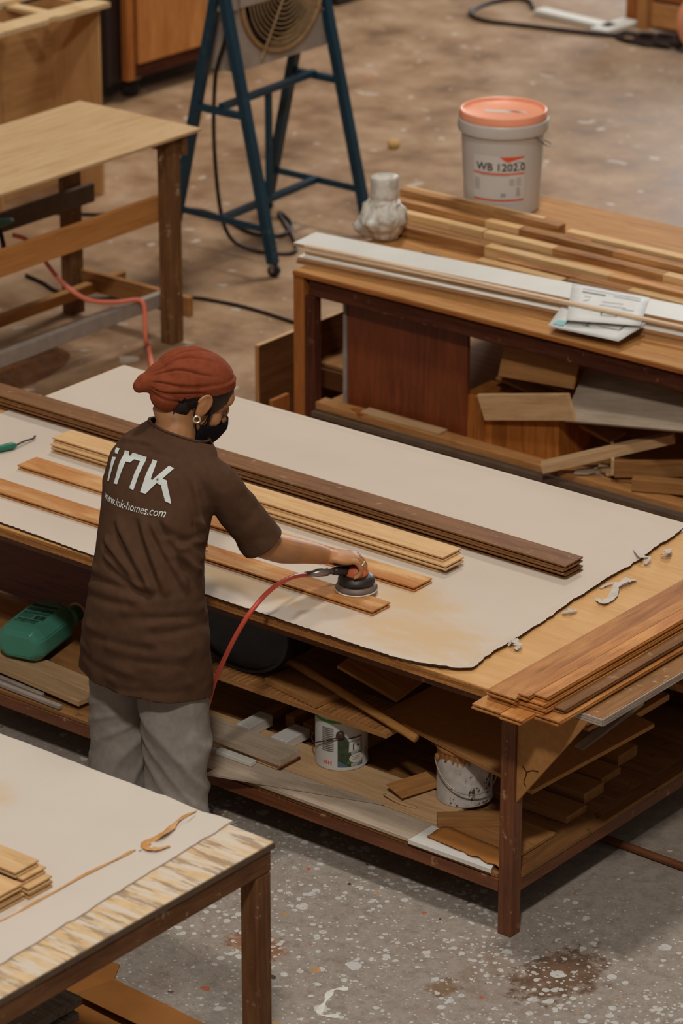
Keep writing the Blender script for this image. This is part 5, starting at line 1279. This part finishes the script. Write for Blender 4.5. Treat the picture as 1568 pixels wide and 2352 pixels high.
sm = shirt.modifiers.new('thickness', 'SOLIDIFY'); sm.thickness = .003; sm.offset = -1
if len(loop) > 30:
    cpts = [loop[int(i*len(loop)/40)] for i in range(40)]
    cs = [(cpts[i-1]+cpts[i]*2+cpts[(i+1) % 40])/4 for i in range(40)]
    tube('collar', [p + Vector((0, 0, .001)) for p in cs], .0038, m_shirt, shirt, 10, 0, True, True)
# logo and web address printed on the back
def on_back(x, z, lift=.0016):
    hit = bv.ray_cast(Vector((x, -1.2, z)), Vector((0, 1, 0)))
    if hit[0] is None: return None
    return hit[0] + Vector((0, -lift*2.4, 0))
U0 = Vector((-1.142, 0, 1.262)); ux = Vector((1, 0, -.02))
def lay(name, bm_, f, parent, mat):
    bad = []
    for v in bm_.verts:
        x, z = f(v.co.x, v.co.y); p = on_back(x, z)
        if p is None: bad.append(v)
        else: v.co = p
    if bad: bmesh.ops.delete(bm_, geom=bad, context='VERTS')
    return mobj(name, bm_, mat, parent, None, True)
LW, LH = .250, .108        # logo size on the cloth
def refine(bm_, st):
    xs = [v.co.x for v in bm_.verts]; ys = [v.co.y for v in bm_.verts]
    for lo, hi, no in ((min(xs), max(xs), (1, 0, 0)), (min(ys), max(ys), (0, 1, 0))):
        u = lo + st
        while u < hi:
            bmesh.ops.bisect_plane(bm_, geom=bm_.verts[:]+bm_.edges[:]+bm_.faces[:], plane_co=(u*no[0], u*no[1], 0), plane_no=no); u += st
    bmesh.ops.triangulate(bm_, faces=bm_.faces[:]); return bm_
ink = [  # letter outlines as (x, z) on the cloth
 [(-1.167, 1.26), (-1.147, 1.265), (-1.144, 1.253), (-1.161, 1.25)], [(-1.159, 1.242), (-1.142, 1.246), (-1.137, 1.187), (-1.146, 1.186)],
 [(-1.11, 1.191), (-1.12, 1.268), (-1.102, 1.271), (-1.097, 1.26), (-1.092, 1.262), (-1.086, 1.271), (-1.032, 1.272), (-1.03, 1.194), (-1.046, 1.195), (-1.048, 1.259), (-1.072, 1.258), (-1.08, 1.249), (-1.096, 1.248), (-1.095, 1.193)],
 [(-1.007, 1.193), (-1.01, 1.271), (-.994, 1.27), (-.988, 1.229), (-.983, 1.227), (-.954, 1.265), (-.937, 1.261), (-.955, 1.235), (-.941, 1.232), (-.912, 1.177), (-.93, 1.182), (-.953, 1.219), (-.968, 1.222), (-.989, 1.192)]]
bmi = bmesh.new()
for P in ink: bmi.faces.new([bmi.verts.new((x, y, 0)) for x, y in P])
bmesh.ops.triangulate(bmi, faces=bmi.faces[:]); refine(bmi, .006)
lay('printed_logo', bmi, lambda x, y: (x, y), shirt, m_print)
tb = text_bm('www.ink-homes.com', 1.0); xs = [v.co.x for v in tb.verts]; sx = 1/max(xs)
bmesh.ops.subdivide_edges(tb, edges=[e for e in tb.edges if e.calc_length() > .25], cuts=2); bmesh.ops.triangulate(tb, faces=tb.faces[:])
lay('printed_web_address', tb, lambda x, y: (-1.140 + x*sx*.224, 1.144 + y*.029), shirt, m_print)

# ---------------------------------------------------------------- trousers and shoes
bm = bmesh.new()
ring_tube(bm, [((-1.0, -.362, .64), .180, .135, None), ((-1.0, -.360, .78), .172, .128, None), ((-1.0, -.358, .86), .160, .12, None)], 40)
for s in (-1, 1):
    limb(bm, [HIP + Vector((s*.088, -.004, -.10)), (-1.0+s*.098, -.362, .55), (-1.0+s*.106, -.362, .38), (-1.0+s*.112, -.368, .22), (-1.0+s*.116, -.372, .03)], [.100, .096, .088, .082, .080], 28)
bm = fuse(bm, .007, 5)
for v in bm.verts:
    x, y, z = v.co; s = 1 if x > -1 else -1
    a = math.atan2(y+.365, x+1.0-s*.105); d = 0
    if z < .70:
        d += .013*noise.noise(Vector((x*7 + z*6*s, y*7, z*5 + 3)))
        fz = sin(z*30 + 2.4*s*a + 5*noise.noise(v.co*4)); d += .010*(1-abs(fz))**2*sstep(.66, .5, z)*sstep(.0, .2, z)
        d += .004*noise.noise(v.co*24)
    v.co += v.normal*d
for _ in range(3): bmesh.ops.smooth_vert(bm, verts=bm.verts, factor=.5, use_axis_x=True, use_axis_y=True, use_axis_z=True)
cut(bm, (0, 0, .035), Vector((0, 0, -1)))
mobj('trousers', bm, m_trousers, person, None, True)
for s in (-1, 1):
    bm = bmesh.new(); c = Vector((-1.0+s*.122, -.318, 0))
    ring_tube(bm, [(c + Vector((0, -.125, .030)), .030, .028, Matrix.Rotation(R(90), 3, 'X')), (c + Vector((0, -.10, .042)), .040, .040, Matrix.Rotation(R(90), 3, 'X')), (c + Vector((0, -.02, .044)), .041, .042, Matrix.Rotation(R(90), 3, 'X')), (c + Vector((0, .07, .034)), .046, .032, Matrix.Rotation(R(90), 3, 'X')), (c + Vector((0, .125, .026)), .036, .024, Matrix.Rotation(R(90), 3, 'X'))], 20)
    bmesh.ops.recalc_face_normals(bm, faces=bm.faces); mobj('shoe', bm, m_shoe, person, None, True)

# ---------------------------------------------------------------- headscarf, hair, mask, jewellery
bm = bmesh.new()
ell(bm, hp_(0, -.022, .042), (.086, .100, .077), HM); ell(bm, hp_(0, -.072, .022), (.082, .080, .080), HM)
ell(bm, hp_(.005, -.108, -.012), (.062, .052, .056), HM); ell(bm, hp_(.014, -.098, -.042), (.052, .044, .042), HM)
ell(bm, hp_(-.010, -.158, -.040), (.026, .024, .026), HM); ell(bm, hp_(-.012, -.168, -.054), (.019, .017, .020), HM)
limb(bm, [hp_(0, -.05, .035), hp_(-.004, -.105, .0), hp_(-.010, -.158, -.040)], [.080, .062, .026], 28)
bm = fuse(bm, .0034, 5)
KN = Vector((-.012, -.172, -.045)); HMi = HM.transposed()
KA = Vector((.06, .94, .34)).normalized(); KU = (Vector((0, 0, 1)) - KA*KA.z).normalized()
CR = [(-2.2, .10, .005), (-1.5, .09, .006), (-.95, .08, .006), (-.45, .07, .006), (-.08, .06, .006), (.22, .06, .007), (.52, .06, .0075), (.82, .06, .007), (1.15, .07, .0075), (1.5, .07, .007), (1.9, .08, .006), (2.4, .09, .005)]
for v in bm.verts:
    p = HMi @ (v.co - HC); q = p - KN; dist = q.length
    ph = math.atan2(q.x, q.dot(KU)); al = q.dot(KA)
    env = sstep(.012, .035, al)*sstep(.215, .10, al); d = .0012*noise.noise(p*38)
    for c_, w_, a_ in CR:
        pc_ = c_ + .10*sin(al*22 + c_*5); wd = w_*(1 + al*3)
        d += a_*env*(math.exp(-((ph-pc_)/(wd*1.5))**2)*.5 - math.exp(-((ph-pc_-wd*.9)/(wd*.55))**2))
    band = p.z - (.040 + .62*p.y)
    d += .0030*(math.exp(-((band-.012)/.005)**2) - .6*math.exp(-((band-.022)/.005)**2))*sstep(-.05, .05, p.y)      # rolled brow band
    v.co += v.normal*d
# trim below a line from the brow, over the ear, to the nape
nrm = (HM @ Vector((0, .66, -1))).normalized()
front_vs = [f for f in bm.faces if (HMi @ (f.calc_center_median()-HC)).y > -.070]
vs = {v for f in front_vs for v in f.verts}; es = {e for f in front_vs for e in f.edges}
bmesh.ops.bisect_plane(bm, geom=list(vs)+list(es)+front_vs, plane_co=hp_(0, -.020, .012), plane_no=nrm, clear_outer=True)
scarf = mobj('headscarf', bm, m_turban, person, None, True); sm = scarf.modifiers.new('thickness', 'SOLIDIFY'); sm.thickness = .0035; sm.offset = 0
bm = bmesh.new(); M_ = Matrix.Translation(hp_(0, -.012, .018)) @ HM.to_4x4() @ Matrix.Diagonal((.0768, .0985, .0915, 1))
bmesh.ops.create_uvsphere(bm, u_segments=96, v_segments=64, radius=1, matrix=M_)
ell(bm, hp_(0, -.046, -.046), (.060, .052, .052), HM)
def keep_hair(p):
    if p.y < -.052: return p.z > -.088 + .014*noise.noise(p*60)
    if p.y < -.025: return p.z > -.030 + (p.y+.025)*2.0
    if p.y < .000: return p.z > -.004 + .4*(-.045 - p.y if p.y < -.03 else 0)
    return p.y < .034 + .55*max(p.z + .03, -.03) and p.z > -.046
bmesh.ops.delete(bm, geom=[f for f in bm.faces if not keep_hair(HMi @ (f.calc_center_median()-HC))], context='FACES')
hair = mobj('hair', bm, m_hair, person, None, True); hair.modifiers.new('thickness', 'SOLIDIFY').thickness = .004
for k in range(10):
    x = -.045 + .010*k; a = hp_(x, -.086 + abs(x)*.35, -.058); tube('hair_lock', [a, a + HM @ Vector((.002, .004, -.016)), a + HM @ Vector((.006*sin(k), .008, -.030))], .0022, m_hair, hair, 6, 4)
for s in (-1, 1):
    tube('hair_lock', [hp_(s*.070, .020, -.02), hp_(s*.067, .026, -.040), hp_(s*.062, .034, -.058), hp_(s*.057, .040, -.072)], .004, m_hair, hair, 8, 4)
# mask: a shell tented over nose, mouth and chin
bm = bmesh.new(); nu = 24; g = []
cl = spline([(0, .108, -.020), (0, .120, -.044), (0, .117, -.066), (0, .110, -.088), (0, .096, -.112), (0, .066, -.133)], 3)
sl = spline([(0, .020, -.066), (0, .020, -.076), (0, .019, -.087), (0, .019, -.098), (0, .021, -.108), (0, .026, -.120)], 3)
for c_, s_ in zip(cl, sl):
    row = []
    for i in range(nu+1):
        u = -1 + 2*i/nu; a = u*pi/2; k_ = cos(a)**.85 if cos(a) > 1e-6 else 0; kz = cos(a)**1.5 if cos(a) > 1e-6 else 0
        row.append(bm.verts.new(hp_(.0625*sin(a), s_.y + (c_.y-s_.y)*k_, s_.z + (c_.z-s_.z)*kz)))
    g.append(row)
for j in range(len(g)-1):
    for i in range(nu): bm.faces.new((g[j][i], g[j][i+1], g[j+1][i+1], g[j+1][i]))
bmesh.ops.recalc_face_normals(bm, faces=bm.faces)
mask = mobj('face_mask', bm, m_mask, person, None, True); mask.modifiers.new('thickness', 'SOLIDIFY').thickness = .0025
for s in (-1, 1):
    tube('ear_loop', [hp_(s*.0615, .022, -.068), hp_(s*.070, .020, -.040), hp_(s*.0765, .008, -.008), hp_(s*.0785, -.012, .016)], .0018, m_mask, mask, 6, 4)
    tube('ear_loop', [hp_(s*.0600, .020, -.095), hp_(s*.070, -.004, -.070), hp_(s*.079, -.026, -.050), hp_(s*.081, -.036, -.016)], .0018, m_mask, mask, 6, 4)
for s in (-1, 1):
    tube('eyelash', [hp_(s*.046, .072, -.004), hp_(s*.036, .083, -.009), hp_(s*.026, .086, -.006)], .0016, m_hair, hair, 6, 4)
ec = hp_(.083, -.014, -.056)
tube('earring', [ec + HM @ Vector((.002*cos(a), .009*cos(a), .009*sin(a))) for a in [2*pi*k/20 for k in range(20)]], .0026, m_gold, person, 8, 0, True, True)
rg = tipsR[2]; rc = (rg[1]*.45 + rg[2]*.55); rd = (rg[2]-rg[1]).normalized(); ra = rd.orthogonal().normalized(); rb_ = rd.cross(ra)
tube('finger_ring', [rc + (ra*cos(a) + rb_*sin(a))*.0098 for a in [2*pi*k/20 for k in range(20)]], .0024, m_gold, person, 8, 0, True, True)
